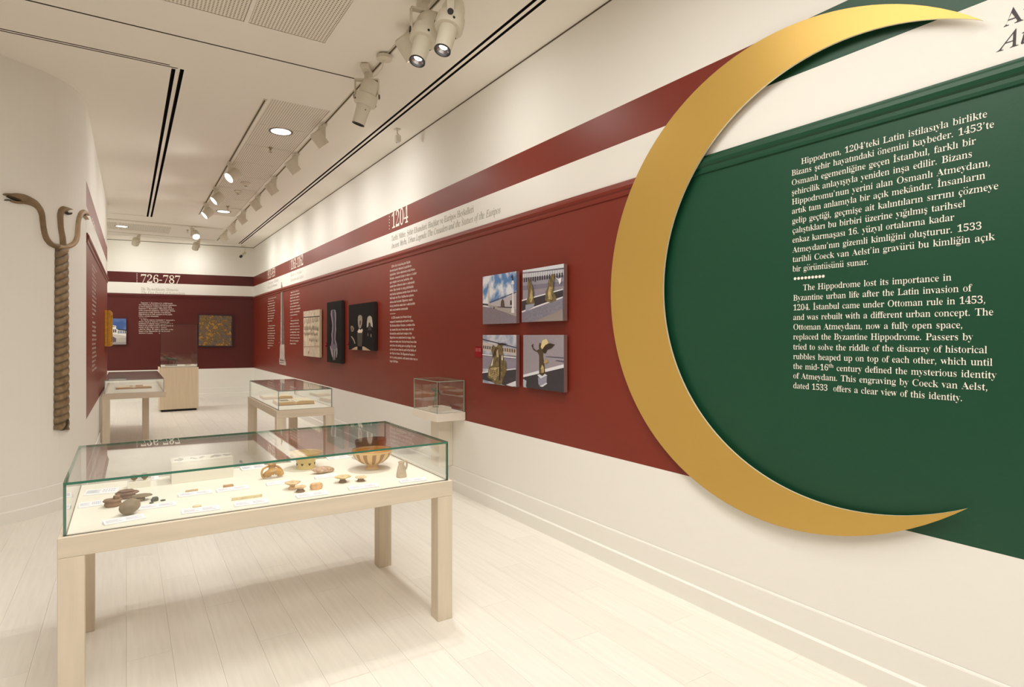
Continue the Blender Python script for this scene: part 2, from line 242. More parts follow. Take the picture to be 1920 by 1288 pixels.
# ---------------------------------------------------------------- lettering
GL = {}
GD = r"""bA-Q(V(T(Z(g(z(s)>)G+#-o*{-n,d)S-%(w-;(k-J(g-L(T+<(T+>(g+f(n+y)*+o)M+S*()Y*():)C)7)7)6),)G(o)v(g)r(g)r(T!)d*E+H*E*U,3
bB-W(p(T(t(f)I(u)X)N)X,f)R-8)9-M(q-S(o-d+&-d,+-X,^-5,p,S,d+{,D+X+e+C,Q++,x*^--*(-()Y,q)9,Z(x,;(d+l(X+9(T!*O+H*b+H+,+J+J+Q+c+]+q+o+x,.+{,M+k-8+M-H*|-N*Q-E*I,|!+((m+W(s+y)-,2*#,/*F,&*a+q*u+W+)+7+0*k+3*O+3*I)=*U(v
bC-q+N(I*8(i)E)e)&+0)E,S*9-O+O-n,_-T,z-O-B-W-I-n-E-n-E,(-I,(,i-3,G-G+|-S+S-W*]-?*0,O)|+.*2)o*d)*+c(m,e))-H)g-L)U,s(v,9(T
bD.4(t(T(w(f)I(s)W)G)W,k)F-F(r-S(o-d+)-d+p-^,O-I,{-(-C,S-X+t-`+0-P*#-$)5,:(c+/(T!+)(m+Y(s,()+,D)G,V)p,a*J,e+1,U,J,&-6++-M*T-C*I,v*I)D*T(w
bE-V(n(T(q(f)H(s)X)J)X,f)H-E(s-S(p-d,y-d,y,4-%,4-#,Y,o,w,U-2,4-@+d-H+4-J*e-H*M-=*J,y*P+B*h+B+<+H+a+Y+w,M+r,M+r)s+w)s+o*Y+F*z*T+**J)?*W(x+2(q,5(|,w)G-A*3-?*3,|(T
bF-0(o(T(s(f)I(w)X)P)X,l)H-C(r-S(n-d,t-d,t,4,y,4,i,v,2-@+3-K*g-I*M-A*I-**O+C*e+C+8+I+]+Z+s,O+p,O+p)s+t)s+_*m+F*z+)+)*c+,*O+,*I)M*O)&*n(m+@(f+A(T
bG.@+X(J*:(h)w)%)^)B)F)d))+1)F,T*:-O+N-n,a-U,z-P-?-W-I-n-F-n-F,(-J,(-+,p,G-F+W-W*_-?*2,O*$+0*)*G*4)k*G)?*e(z+2(h+b(b,I(p,])C,]*#,J*N+n*Z+k*k.-*k.**Z-W*O-I*#-M(r
bH.O(o(T(s(f)H(u)X)M)X,p)H-D(t-S(p-d+3-d+1-S*h-L*N-;*I,p*O+G,U+G,[,p,V-;,>-L+t-S+r-d.4-d.1-S-[-D-L,p-L)M-[(v.0(f.4(T+r(T+u(f,K(t,[)M,U+)*O+)*I)M*X(u+0(f+3(T
bI+Q(m(T(q(f)G(u)X)G)X,x)H-G(p-S(m-d+5-d+3-S*]-G*M-8*J,x*J)I*N)(*i(o+4(f+7(T
bJ,>)j&l)8&w(q(>(c(l(n)9)))G)=):)H(q)@(S)8(A)C(1)e(,*+(0*@(;*I(j*I,d*C-5*(-J)X-S)V-d+|-d+z-S+V-K+?-7+:,d+:)U+*(W*X(#
bK.B(p(T(s(f)I(u)X)M)X,p)I-D(t-S(q-d+3-d+1-S*h-L*N-;*J,p*W+6,F,j,c->,K-N+|-S+{-d-x-d-x-S-x-S-I-J,p-0,=,^+J+j-[)*-z(n.>(f.@(T+q(T+q(f,((g,@(j,S(w,A)>*n*{*J*k*J)M*Y(u+0(f+3(T
bL-F(o(T(s(f)H(u)X)M)X,p)H-E(s-S(p-d+;-d+:-S*m-N*O-<*I,p*I)O*L)+*c(t+6(q,7)#,w)L-?*>-<*>,|(T
bM/g(n(T(q(f)G(u)X)K)X,s)T-<):-L(q-S(o-d*S-d,1*2-h-d/J-d/G-S.s-C.d,o.d)Q.i)&/&(l/H(f/I(T-3(T-5(f-W(n-p)(-u)O-e-++c(T+e(T)f,z)T)L)X),)h(s*@(f*B(T
bN.2-7(I)e,R)V)K)f(t*=(f*@(T(r(T(t(f)<(l)T)$)Y)K)Y,y),-M(u-S(r-d*8-d-$*M-4,n-/-:,p-K,L-S,J-d-q-d-n-S-?-E-1,n-7(I
bO.Q+Q(I*U([)k)6):**))+0):,5)k-)*V-]+U-o,Q-]-<-+-m,7.$+0-m**-;)6,O([!+W(a,J(y,u)i-(+0-$+r,s,N,b,z,F-?+{-Q+N-W*Z-?*1,O*#+0*(*G*2)j*D)?*`(z++(g
bP->(o(T(s(f)H(u)X)M)X,p)H-D(t-S(p-d*y-d,<-T,j-*-#,@,x+u,j+V,U+<,9+)+n*v+=*s*O*s*I)M*X(u+0(f+3(T!*O+2*o+2+8+4+U+<+m+I+y+[,&+v,),=+q-2+Q-E*|-K*T-D*I-*
bQ.Q,o&8+|&E+C&m*n(S)q).)<*$))+0):,5)k-)*V-]+U-o,Q-]-<-+-m,7.$+0-y*T-k*#-Q)R-2)-,f(j,1(T,L(&,z&e-X&[.%&d.%&P!+W(a,K(y,u)i-)+0-%+r,t,N,b,z,F-?+{-Q+N-W*Z-?*1,O*#+0*(*G*3)j*E)?*`(z++(g
bR-v(o(T(s(f)H(u)X)M)X,p)H-D(t-S(p-d+#-d+a-a,6-V,X-F,o-/-&,i-,,B,z+j,[+D+z+,-;).-U(o-m(f-r(T,P(T*x*y*O*y*I)M*X(u+0(f+3(T!*O+6*q+6+<+8+Z+A+t+N,*+c,2,#,5,D,,,z+d-A+,-K*T-B*I,v
bS,{)2(I)2*B)0*B)Z).)y(s*C(h*j(d+:(i+](y+o)8+u)U+o)r+Z*0+8*D*R*d)Y+I)K+a)B+{)?,@)P-/)z-^*_-o+--j+b-]+l-Z+{-Y,<-_,?-o,<-o,<,3,@,3,*,v+O-I*g-Y)|-F)i-2)d,q)v,D*V+|+?+^+|+5,A*a,J*),6)6+[(]*d(J*F(L*((U)e(^)O(a)4([)/(I
bT-C)d(T)g(f*@(t*Q)M*K-M*8-M)l-J)J-@).-/(s,q(g,T(g,2(k,2(k-d-+-d-+,1-0,1-#,s,K-@+[-M+H-M+B)M+S(s,.(f,1(T
bU.0+D(G*i(L*A(Z*%(r)i)9)[)d)V*?)V,p)G-D(r-S(o-d+1-d+/-S*f-L*L-;*H,p*H*0*J)e*R)F*_)/*w(x+<(n+a(k,S(z-()O-5*C-5,o-$-C,K-S,G-d-l-d-h-S->-A-1,o-1*Y--)s,w)A,a(u,D([+w(L
bV-H+*(G)9,r(z-@(V-S(Q-d*m-d*k-S*A-L*/-C*+-6*4,o+O*3,b,n,i-5,e-C,S-L,,-S,*-d-K-d-G-S-&-G,b,t+&(G
bW/O*Y(I)--$(r-G(S-S(P-d*N-d*K-S*--L)x-6*&,j++*=,2,U+|-++d-I+?-S+<-d-H-d-F-S-$-L,m-8,s,w-w*J.s,f.{-2.l-J.I-S.F-d/Q-d/K-S//-A.s,p-O(I-R(I,0,)*X(I
bX-t(k(T(n(f)+(l)L(|)h)>*w*u)[,w)8-E(t-S(n-d+5-d+5-S+/-S*a-M*Q-;*],y+T+n,G,j,X-:,G-L,%-S,#-d-[-d-X-S-#-C,H,j+T+U-()5-C(q-Z(f-b(T+E(T+E(f+A(f+n(l,&)$+q)K*w*[)v)M)h)))z(m*E(f*G(T
bY-F)m(T)q(f*F(u*V)M*V*W);,x(p-I([-O(T-R(R-d*i-d*i-R*f-R*?-L*/-<*7-#+D+.,R,c,c-4,P-J,+-R,%-d-H-d-D-R-(-D,c-#+G*p+G)M+V(u,.(f,1(T
bZ-V(t(T(z(`+j-J*z-J*)-@)J,w)/,0)3,0)@-d-&-d,z-W*4(r+<(r+k(u,<)&,`)9,|)S-6)v-=*H-9*H-((T
ba,L+K(J+7(O+-(_*q(x*A(`*#(P)](K)D(P)3(`)%(w(z);)%)W)4)p)G*,*{*c+#+=*n+g*9+u)e+o)S+_)]+M)g+3)]*o)J*d)7*p).+8)>+c)c,(*G,2*o,/+2,&+E+q+S+[+^+@+a*w+a):+c)#+|(w,0)%,,(q+s([+`(N!*9(w*^)$+#);*s*M*2*;)k)x)b)P)l)*
bb,^)2(I)8,y)/-H(l-S(h-d)|-d*++d*R+z*i,.+&,2+]+x,)+A,9*J,%)G+N(b*d(J*L(N*4([)f(q)*(I!*[(c+-(l+E)-+R*D+D+G+++^*[+e*2+Z)v+>)v)A){({*7(i
bc+r*A(J)_(`)3)@(y*:)5+9)h+v*S,3+;+w+J+`+P+A+H*|+9*q+)+#*z+G*{+Q*{+[*q+o*L+v)y+j)b+D)[*`)_*2)g)f)u)H*2)3*O)%*q({+6)%+R)1+[)D+Z)8+7(j*k(R
bd,g*1(J)V(_)0)>(y*7)1+9)Z+v*8,2*M,.*a+z+.+e+<--+--J*c-S*`-d,(-d+{)G,))$,F(q,H(`+4(J+-(|*`(a*J(O!*P(q+#)$+<)H+<+>+&+Z*R+f*++^)n+F)b*=)n)6**(y
be+z*?(J)](_)2)A(y*A)3+<)_+w*C,2*`,.*y+z+4+e+G+G+R+#+V*Q+]*J)g*J)k)^*2)4*k)%+5)++R):+[)R+Y)E+6(p*j(S!)f*e*z*e+%*|*w+b*e+q*D+v)w+k)e+K)`*p
bf*{(o(T(q(e)/(k)?(x)A)E);+b(p+b(p,*);,*)A,U)E,w)P-9)`-P)s-a*3-j*P-n+0-Z+<-E+B-,+9,d+,,W*v,b*o,|*w-@*z-F*{-M*r-U*X-W*=-T*,-J*&,{*-,**e,**e+b*-+b*&)=*5(o*_(e*a(T
bg,;*7%y)5&2(|&H(t&b(z&w).(.)K(:)6(J)*(^)$(s)6)F)n)k)D*+),*M(|*y)5+X)^,$*A,2+3,#,%,#,%+X+N+X+_*p+O*;+,)q*N)d*B)d*/)e)`)Z)P)C)`)3*/)-*R)-+H)#+k(b+x(/+s&j+e&P+Q&;+4&,*g%|!*A)y*b*%*t*6+#*x*t+a*b+q*A+v){+q)h+a)^*x)h*6){*%!*C&8+,&=+W&N+e&k+b&z+N(+*t(2)U(2):&y)4&d):&S)Q&E
bh,r(r(T(v(e)7(o)A)4)A-+)9-I(w-T(s-d*--d*5+W*a+t*{,-+>,2+e,%,#+[,-*y,-)4,7(o,P(e,T(T*z(T*z(e*y(e+?(o+H)4+H+$+B+N+2+X*o+[*F+R*&+7*&)4*/(o*I(e*M(T
bi*k)b,_)K,m)?-8)K-^)b-l)w-^**-8)w,m!(r(T(v(e)8(o)A)4)A+H)9+j(x+r(u,**-,**&)4*0(o*I(e*M(T
bj*w)g,`)Q,o)E-:)Q-_)g-n*#-_*0-:*#,o!(z%y(R&)(9&C(-&g(6(,(F(7(U(-(^&k(V&U(N&E(W&;(t&7)8&;)G&H)M&w)M+F)B+i(y+s(v,**8,**2(?*/&s*#&U)m&>)X&-)?%|
bk,[(r(T(u(e)8(o)A)4)A-*):-I(x-S(u-d*--d*5*M+@+D+Q+c+A+o+)+r+#,*,B,*,@+r,-+n+j+c+P+P*s*v,?(w,[(e,b(T+*(T+*(e+&(e+B(i+L(u+E)-*H*7*&***&)4*/(o*I(e*M(T
bl*l(r(T(v(e)8(o)A)4)A-*):-I(x-S(t-d*--d*&)4*0(o*I(e*M(T
bm.o(r(T(v(e)7(o)A)4)A+I)8+i(w+s(s,**+,**4+U*`+s*x,,+9,2+Y,,+m+r,3+Q,_+r,y,,-=,2-c,%-z+[.+*y.+)4.3(o.M(e.Q(T,y(T-$(e->(o-G)4-G+$-A+N-0+X,m+[,F+S,&+9,&)4,0(o,I(e,M(T*x(T*|(e+<(o+E)4+E+$+?+N+.+X*k+[*C+R*$+7*$)4*-(p*F(e*J(T
bn,r(r(T(v(e)7(o)A)4)A+I)8+i(w+s(s,**-,**5+W*a+u*z,-+>,2+e,%,#+[,-*y,-)4,7(o,P(e,T(T*z(T*z(e*y(e+?(o+H)4+H+$+B+N+2+X*o+[*F+R*&+7*&)4*/(o*I(e*M(T
bo,D*M(J)b(`)3)B(y*>)3+;)b+v*L,2+6+w+f+<+y*>+f)A+6(`!*M(`*q(g+.(|+6)M+9*>+-+[*q+q*M+x*(+q)l+[)a*>)d)N)l(|*)(g
bp,h(r%z(t&0)1&7)?&G)A&m)A+?):+h(x+t(t,**(,**1+S*Y+s*p,-+1,3+e+w,2+=,A*D,1)D+d(a+-(J*p(O*[(^*5(u*&&s*+&I*@&6*]&1*_%z!*h(q+6(y+L)7+Z*>+N+D+9+Z*k+c*B+W*&+7*&)A*>({
bq,a*_%z*a&1+/&:+=&Y+/(r*a(]*J(O*3(K)V(_)1)<(z*4)5+6)e+v*O,3*g,/+%+{+M+f,0,4,),4+|&Y,,&;,G&1,K%z!*W(s+))#+=)?+=+=+/+f*X+t*.+k)o+Q)a*@)o)8*.(z
br+l(r(T(v(e)8(o)A)4)A+H)9+j(x+r(u,**+,**3+H*l+z+5,2+Q,#+]+V+T+6+C+*+6+3+)+F*a+P*5+=*(*e*()4*6(n*](e*_(T
bs+m*=(J)W(Z)D(^)+(X)%(K)+(K)+)f)&)f)B(|)d(j*1(d*e(p*v)6*m)P*K)f)s*%)C*M)2+()5+C)>+Z)L+p)],%)q,0*1,3*F,0*g,(*o,%+%,$+9,3+5,3+5+*+:+**w+b*:+u)d+k)T+O)`+4*+*y*X*b+,*;+<)[+9)=+/(|*z(g*i(V*T(M
bt+0)x(K)^(P)N(_)=)C)7+d(t+d(z+y)f,f*.-D*)-D*),**i,**i+d*)+d)|)N*))/*K)#*p)-*w)G*u)>*Y(m*@(S
bu,l*%(J)i(M)Y(V)N(f);)^);+D)2+g(p+s(k,**&,*)z)F*,)**S(y+#)&+A)>+A+D+7+h*q+s*m,*,-,*,&)B,1(|,N(s,O(b+:(J+4)#*T(W
bv,%*=(J)3+D(z+f(b+r(],**=,**=+s*=+s)x+o)m+a)n+X*^)w+I+I+N+]+?+n+$+s*|,*+s,*+m+t+R+d+?+?*:(J
bw-O*)(J(w+U(j+i(Z+r(T,*)|,*)z+r)h+n)^+a)`+V)d+I*J)|+0+7+%+V*p+m*Z+t*W,*,,,*,)+r+o+m+d+a+d+Y+f+R,D*1-++L-0+`-#+n,g+t,d,*-N,*-I+t-6+i-&+N+s(J+x(J++*j*$(J
bx,3(e(T(k(d)I)4*0*,)8+S(z+j(h+r(d,**B,**@+s*,+p)x+e*(+P*[*s+=+M+G+d+:+o*{+s*y,*+y,*+s+u+;+J*Y*]+_(y+o(j,#(d,((T*J(T*L(e*b(h*o(s*c)7*.)o)L)9)@(w)L(i)b(d)h(T
by+y)2%y(m&/(_&X(h&x(y(,).&|)6&a)5&[)5&U);&L)V&I*&&c*6((*A(O)1+G)%+`(q+l(`+r(Z,**;,**9+r)y+n)l+`)n+W)q+M*^)t+C+=+I+P+K+_+=+n+#+r*{,*+m,*+h+r+R+f+>+>*5(<)m&L)Q&)
bz+r(m(T(s(c*V+l)z+l)7+](w+#(z+#)&,*+T,*+N+p)q(n*?(n+7)(+Y)h+U)h+M(T
b0,l*a(M*>(Q)|([)f(m)R),)@)H)4)l)#+=)4,h)@-1)R-M)e-e)|-v*?.&*b.*+).&+C-v+X-e,3,g,D+<,3)k+W(m+C([+((Q!*a(z+))&+@)9+J)W+U+<+J,{+@-?+*-Q*b-W*@-Q*)-?)w,{)k+<)w)W*))9*?)&
b1,l)H(T)H(y)y(y*D))*O)K*A-<)[,b)?,N)3,[)%-()O-8*4-[*^.%+?.%+9)K+B)++i(y,?(y,?(T
b2,l(x(T)$)A*/*O*q+A+7,&+?,h+1-G*r-U*Q-Y**-R)j-<)e,=)9,L)-,b)&-()7-U)a-w*S.*+$.&+F-v+`-e+r-N,%-3,+,l+{,=+_+f+*+(*/*.)L)F+C)F+q)R,1)u,0*1,A*1,>(T
b3,l*H(M)T(Y).(x(y)F)#)]),)n)@){)=)U)P):)s)**C)#*w)-+C)K+N*/+G*R+1*o*p+#*P+,*.+/)g+/)g+Y*2+Y*_+`+)+u+>,d+0-D*p-T*K-Y)s-J)`,|)d,I)6,X)+,k)$--))-C)5-X)F-j)_-x*&.&*P.**{.&+C-w+_-g+q-P,%-5,+,n,&,P+w,7+i+z+#+L+Y+:,)*n,<*.,,)B+a(n+-(U
b4,l*((T*((y*2(y*b)(*u)6*y)P*s)z(i)z(o*J*v.#+g.#+g*M,T*M,T)z+g)z+a)P+e)6+w)(,N(y,N(y,N(T!)**M*s*M*y+l*z,S*n-<*P-%*A,c*1,F*$,3
b5,l*I(M)X(Y)5(x)()G)3)j)E)v)C)O)`)0*>)#*s).+?)O+J*8+G*V+?*p+1++*s+8*V+@*6+C)a+?)D+7)3+C)E.#,$.#,(,Y+p,Y+q,q+e-++D-2)Z-2)Q+f*$+m*L+p*y+l+E+a+d+L+{+0,2*e,7*8,&)G+Z(p+((U
b6,l*l(M)v(g)@)Y)++*)7,9)Z-5*7-o++.*+h-y,,-^,7-8,*,m+X,]+^-,+N-N+%-[*Z-U*>-F*+--)t+Y*K+k+%+s+G+o+c+c+y+N,3+2,?*i,C*?,?)k,1)C+u({+[(b+;(R!*k({+5)(+L)<+]*8+K+0+1+C*e+I*5+?)i+)*%)M*A),
b7,l)v(T+y-2)k-2)D-*)5,i)7,F)$,F)(.#,J.#,D-[*B(T
b8,l*^(M)b(`)3)5(z)w)#*:)-*Q):*f*(+>)F+u)1,a)?-C)j-r*f.*+3.&+Q-t+i-b+z-I,---,1,f,+,A+t,$+3+P,.*l,;*U,C*=,F)|,A)T,2)3+u(r+W(^+2(Q!*q+h+L,1+W,g+P-3+6-P*a-[*=-V*#-F)n,i)s,I**,2!*`(u+.(z+N)3+d)q+^*6+I*N*F+#)j*V)Z)u)p)4*7({
b9,l*<(M)^(X)B(v)7)A)>)Z)C)h)S)4)s)$*B(y+()5+J)w+J+2*p*k*>*^)y*b)_*n)H+()5+D))+g)$,8)7-5)g-o*U.*+H-l,%,{,<+Q,1*A+i)D+3(c!*]+5+8+A+X+c+D-/+*-L*Z-U*5-N)u-9)e,<)l+`*-+@
iA-l&W(T&Z(b&x(g(:(u(T)4)h*Z,X-x,f-x,U)6,X(z,c(m-7(b-5(T+)(T+,(b+1(b+^(o+j)J+m*B*)*B)q*:)=)V(u(y)&(f)K(b)G(T!*3*[+n*[+w,d
iB-S(2(T(6(b(h(p)%)E){,v*(-@)u-W)M-`)Q-n+L-n,J-c-$-@-6,b-*,0,]+c+v+G,I+/,d*e,m*5,j)r,b)W,S)@+d(g*O(T!*f+O+:+R+_+[+|+l,7,),D,D,H,f,>-5+{-N+K-V++-T*w-J*n-6*a,b*G+Y*N+Q!*=(j*j(n+6(y+S)4+i)N+v)o+z*<+w*W+n*m+_+$*g+9*G+7*:+*)j)E)g)6)f)()i(u)q(n
iC-t+%(J)r(b)-)J(o*W)*+a)c,b*Y-M+/-e+_-s,5-x-8-f-J-b-W-g-b-s-p-s-S,@-E,@-F,K-F,U-C,t-:-3-,-G,r-U,Y-_,<-b+B-J*R,g)y+f)f*S)j*$)v)W*0)8*K(z*l(l+8(h+s(q,P)4-+)d-8)W,7(d
iD.?(0(T(4(b(g(o)%)E){,v*(-?)u-W)M-`)Q-n+S-n,o-V-b,l-|+]-f*M-$)N+s(k*K(T!*N(k+Z)(,J)d,w*b--+l-),B,u,j,a-/,C-E+w-R+J-W+*-S*r-C*f,x)n)U)f)-)j(y)u(q*0(m
iE-c(2(T(6(b(g(n)%)E){,v*(-?)u-W)M-`)Q-n-T-n-@,a-5,a-.-:,j-P,)-V+H-V+*-S*t-F*i-(*C+P+#+P+n+`,5,:,B,:+l*E+`*E+b*`+]+(+I+6*{+9*>+9)m)O)h):)f)+)q(q*=(m*l(m+f(w,I)?,w*#-,*#,S(T
iF-2(5(T(9(b(_(g(s(y)))E*$,v*+-?)x-W)P-`)T-n-A-n-,,W,x,W,y,^,y,d,t-/,f-E,&-U+J-U+%-O*t->*h,j*I+N*p+N+N+T+q+i,0,9,>,9+j*@+[*@+^*Q+_*c+R+.*y+7*C+7)q)A)n)4)m)()p(r)z(h*M(a*L(T
iG.b+A(J*%(b)2)L(p*Y)++c)c,d*Y-O+/-f+a-s,;-x-:-h-[-Z-n-V.+-].;-r.F-r.(,;-u,;-m,a-_-&-H-@---R,f-^,?-b+p-]+I-O+%-9*-,%)g*Q)l){)y)R*6)1*S(s*y(d+K(`,3(o,J)&,V)<,o*B,r*Q,t*^,q*l,f*u,6*{,9+/.J+/.F*{-y*u-f*a-_*O-W*6-<(x,_(_,$(O
iH.L(2(T(6(b(Z(g(p(y)%)E){,v*(-?)u-W)M-`)Q-n+Z-n+W-`+&-S*g,{*J+j*G+[*M+R*^+O,Y+O,j+R,r+_-6,v-<-?-0-W,b-`,f-n.p-n.l-`.f-`.:-S-|-#-()L,|)8,z))--(j-T(b-Q(T+G(T+K(b+p(g,,(y,:)E,a*y,b+$,b+*,]+4,K+6*P+6*@+3*8+()l)L)g)8)e)))q(j*?(b*<(T
iI+A(5(T(9(b(_(g(s(y)))E*$,v*+-?)x-W)P-`)T-n+`-n+]-`+W-`+,-S*m-#)q)L)k)))w(j*E(b*A(T
iJ+M(k(J(4([(%(o&z)-(+)H(D)S(])J(f)3(e)+(c)#(`(o(d(c(q(^)%(c)/(o)7)+)@)I*8,p*@-@*<-O*2-W)]-_)b-n+r-n+n-`+@-U+*-**<**)c(o)K(Z)0(N
iK-c(2(T(6(b(Z(g(p(y)%)E){,v*(-?)u-W)M-`)Q-n+Y-n+U-`+O-`+&-U*i-(*E+U*D+Q*C+L*H+F*P+I,D,v,b-9,l-N,c-[,G-`,C-`,F-n.9-n.4-a-K-F,D,V+++T,W)A-%(p-R(b-O(T+8(T+<(b+@(b+b(g+l(z+g)3+X)K*L+0*C+5*:+,)k)G)f)*)i(s)s(i*F(b*B(T
iL-^(<(T(?(b(q(o)0)E*+,v*0-1*2-?*%-W)W-`)Z-n+d-n+_-a+2-T*s-$)z)X)s)<)q)/){(r*I(m*y(m+w(v,V)=-+*(-8*(,e(T
iM/:(0(T(4(b(W(g(n(y)#)E*#,v**-?)w-W)O-`)S-n*y-n+Q)i.4-n/]-n/X-`/S-`/(-S.i-#-n)L-i)8-g))-s(j.A(b.>(T,6(T,9(`,[(g,r(|-))O.#-#+&(T*w(T*A-$)I)d)>),)J(j)s(b)o(T
iN.8,F(I*>,j)G)P)B)8)@)&)C(r)L(i)w(b)s(T(2(T(6(b(f(n)%)E*%-$*(--*(-4)u-R)R-`)M-`)Q-n*Z-n,U)i-G,r-M-1-O-B-K-P-B-Y,q-`,t-n.]-n.X-`.6-[-x-I-i-#,S(I
iO.H*m(J)f(`)&)B(j*F({+I)P,F*;-5+4-f,3-x-9-b-v-$.2+{.%+/-^*<-,)Q,H(u+u(^+F(O!*n(_+X(r,;)L,l*=-3+<->,?-<,e-3-+-$-C,j-U,Q-`,4-d+D-N*Z,k*%+k)g*x)^*-)a)`)j)@)z)&*5(n*O(c
iP-/(2(T(6(b(g(n)%)E){,v*(-?)u-W)M-`)Q-n+W-n,N-b-$->-4,^,v+n,4+<+)+**C+**7*{)h)<)g)3)f)*)i(s)t(i*I(b*E(T!*f+>+7+B+Z+M+v+`,1+x,=,=,@,a,;-,,+-E+h-T+@-Y*|-R*l-1*E+S*C+I*I+@
iQ.H+s&*+D&/*g&<*3&I)i&M(q&.(i&:*4(Q)h(_)I(s)1)3(y)Q(n)v(j*F(|+L)Q,I*<-7+3-g,--x-3-c-q-&..,%.*+N-v*w-`*H,J)&+s(d+?(R*c(L*H(F){(%*3(&*E(&*r&{+Q&m,M&Y,o&a-9&t-^(:-h(1,q&A!*l(`+7(e+X(s+z)2,r*S-;,<-8,c-/-),z-A,f-S,L-_,.-b+>-L*V,j*#+k)^*+)a)_)j)@)y)&*4(n*N(c
iR-`(2(T(6(b(h(p)%)E){,v*(-@)u-W)M-`)Q-n+f-n,9-k,]-b,y-R-3->-?-$-C,a-4,&,a+T+n+7,S)Q,r(t-?(b->(T,.(T+)+0*s+0*T+1*<+3)o)U)g)*)s(i*>(b*F(b*B(T!*o+F+A+I+f+S,)+e,>+|,J,?,O,`,D-3,#-N+G-W+,-T*v-G*j-**B+I*W+G
iS,f*=(K)6(_)-(b)%(b(n(](d(L(W(L(o*6({*6)%)g)0)D)A)*)V(o)q(d*6(`*e(l+,)5+8)f+0*/*t*R*[*n*>+4)c+v)T,U)f-<*<-h+*-x+I-v+f-o+|-h,--f,<-j,F-v,S-v,>,D,3,D,0,i,(--+u-D+c-T+M-_+4-b*m-]*S-M*D-4*>,m*L,B*n+p+3+O+S+,+i*h+v*F+z){+g)5+1(]
iT-@).(T)0(b)6(b)^(h)v)$*/)U+0-=+2-I+.-R*y-U*g-U){-L)P-0)7,T)(,U)F-n-j-n-S,R-F,R-G,^-G,h-C-0-6-E,N-U,2-U,$-Q+w-C*u)Y*k)&*o(q*y(h+M(b+U(b+Q(T
iU./*m(J*B(N)v(Y)X(m)A),)4)J)0)n)<*Y)t,y)z-@)w-O)m-X)@-a)C-n+W-n+U-a+N-a*w-P*^,r*+*f)t)j)z)E*4)**H(v*`(n+#(l+i({,@)K,g*Y-<,W-F-8-;-W,j-a,l-n.X-n.V-a.L-a.,-X-p-@-g-(-[,Y-(*G,V):+p([
iV-Q)L(J)]-&)R-S)(-`({-`)#-n+.-n++-b+%-b*R-S*F,x*9)[,u,l->-J-;-U-2-[,h-`,j-n.H-n.D-`-v-N-F,u)[(J
iW/<)O(J)`-%)S-S)#-b)%-n+1-n+.-b+(-b*U-S*I,x*=)q,5,W,7-(,,-S+]-a+W-a+Z-n-]-n-X-a-6-[-%-E,y,o,n)u.f,i/%-K.s-Z.N-a.S-n0/-n0,-a/]-N/2,r,3(J,%(J,4,*)[(J
iX-h&o(T&s(`(7(h(V(y(w)<*l+2*=,h*(-A)h-X)=-a)8-a)<-n+Y-n+V-`+K-`++-Y*y-E+(,y+N+d,b,s-+-M,z-[,[-a,S-a,W-n.H-n.C-a-p-P-;-#+W+G,2)V,F)#,^(i-.(b-4(b-0(T*h(T*j(b*w(b+@(g+J(o+M)#+L)5+G)G*v*l)`)V)<(x)J(g)t(`)p(T
iY-8),(T)0(a)[(g)s(w*%)>*K*n)f,c)M->)1-X(b-`(f-n+%-n*{-`*P-Y*G-Q*D-C*F-5*K-$+,+7,@,Z,c-,,n-G,k-R,a-Y,O-^,6-`,:-n.*-n.%-_-W-M-#,t+7*r*j)>*g)1*f)#*i(o*u(f+N(a+J(T
iZ-h(I(T(I(_,U-S+0-S*B-K)m-/)M,T)@,T)d-n-c-n-c-f)S(p*s(p+d(s,8)$,Y)<-**#-7*#,g(T
ia,J).(L(o(Q(](_(M)<(g*S)V+_)v+w*<,,*[,0+$,&+4+e+=,)+q,)+3)V+*)(+,(z+5(x+H)*+g)L+p)D+L(p+,(U*h(L*S(T*L(l*d)s)t(l)^(Z)F(O!)N(v)q),*<)S*^*1*w*n+&+M*w+m*^+x*>+p)y+V)F*S)6)w)1)E)8)&
ib,H)N(L(g(Z(U(i(O(y(R).)T-0)X-D)Y-Q)R-a)9-d).-d)2-p)Z-u)x-|*@.+*F.)*G.#)d+G*-+l*R,)*{,0+;,-+R,#+e+n+s+Z+|+B,%+%+l*-+:)<*J(a!)[(^)u(b*4(l*L)#+,)t+B*x+2+T*x+d*_+h*?+a){+J)O*K)2)>).({)9(f
ic+w)`(L)B(O)*(Z(o(l(`)*(V)G(S)j(a*S),+9)c+k*l,0+E+{+W+W+N+;+5+0*x+7*q+K*t+X*{+d+%+i+(+n*|+v*j+x*R+u*;+k*%+[)K*i)7)h)H)*)](r)w(l*A(r*e)-+0)N+:)C*f(p*6(U
id,W)9(L(u(Q(_(b(K)E(Y*3)(+$)`+d*6,&*e,0+-,++>+r+^-<+`-F+`-P+X-`+?-d+5-d+8-p,%-|,F.+,M.#,L-v,K-q+<)M+8)8+6)(+:(w+F(s+T(y+h)1,%)M,1)D+S(`+$(L*d(U*[(p*n)m*)(j)k(Y)R(O!)W(q)|)&*I)Q*l*2++*q+4+O+++n*k+y*T+v*>+k*(+X)G*V)/)J):)$
ie+l)U(M):(P(|(Z(j(j([)%(S)@(P)`(^*I)*+3)b+h*(+{*H,-*h,0+>+|+N+V+H+;+8*z*u*b)9*2)5)s)4)_);)6)P(w)t(o*;(u*^).+))M+3)C*I(a!)<*B)g*K*0*X*L*l*a+)*m+A*q+[*k+p*X+w*-+e)[+2
if*l(#%l&^%w&Q&8&W&N&k&U&{&P((&@(%&5&|&-(*&%(<&,(J&@(V&c(b(;)C+h([+h(a,#)G,#)O,H*+-^*D-s*`.&+#.++O-v+`-S+W-<+?-4+,-;+%-O+&-U+)-[+,-d+&-n*s-r*Z-h*G-K*8,t*(,#*w,#*t+h*#+h)b*:)?([(v&W(^&1(B%s
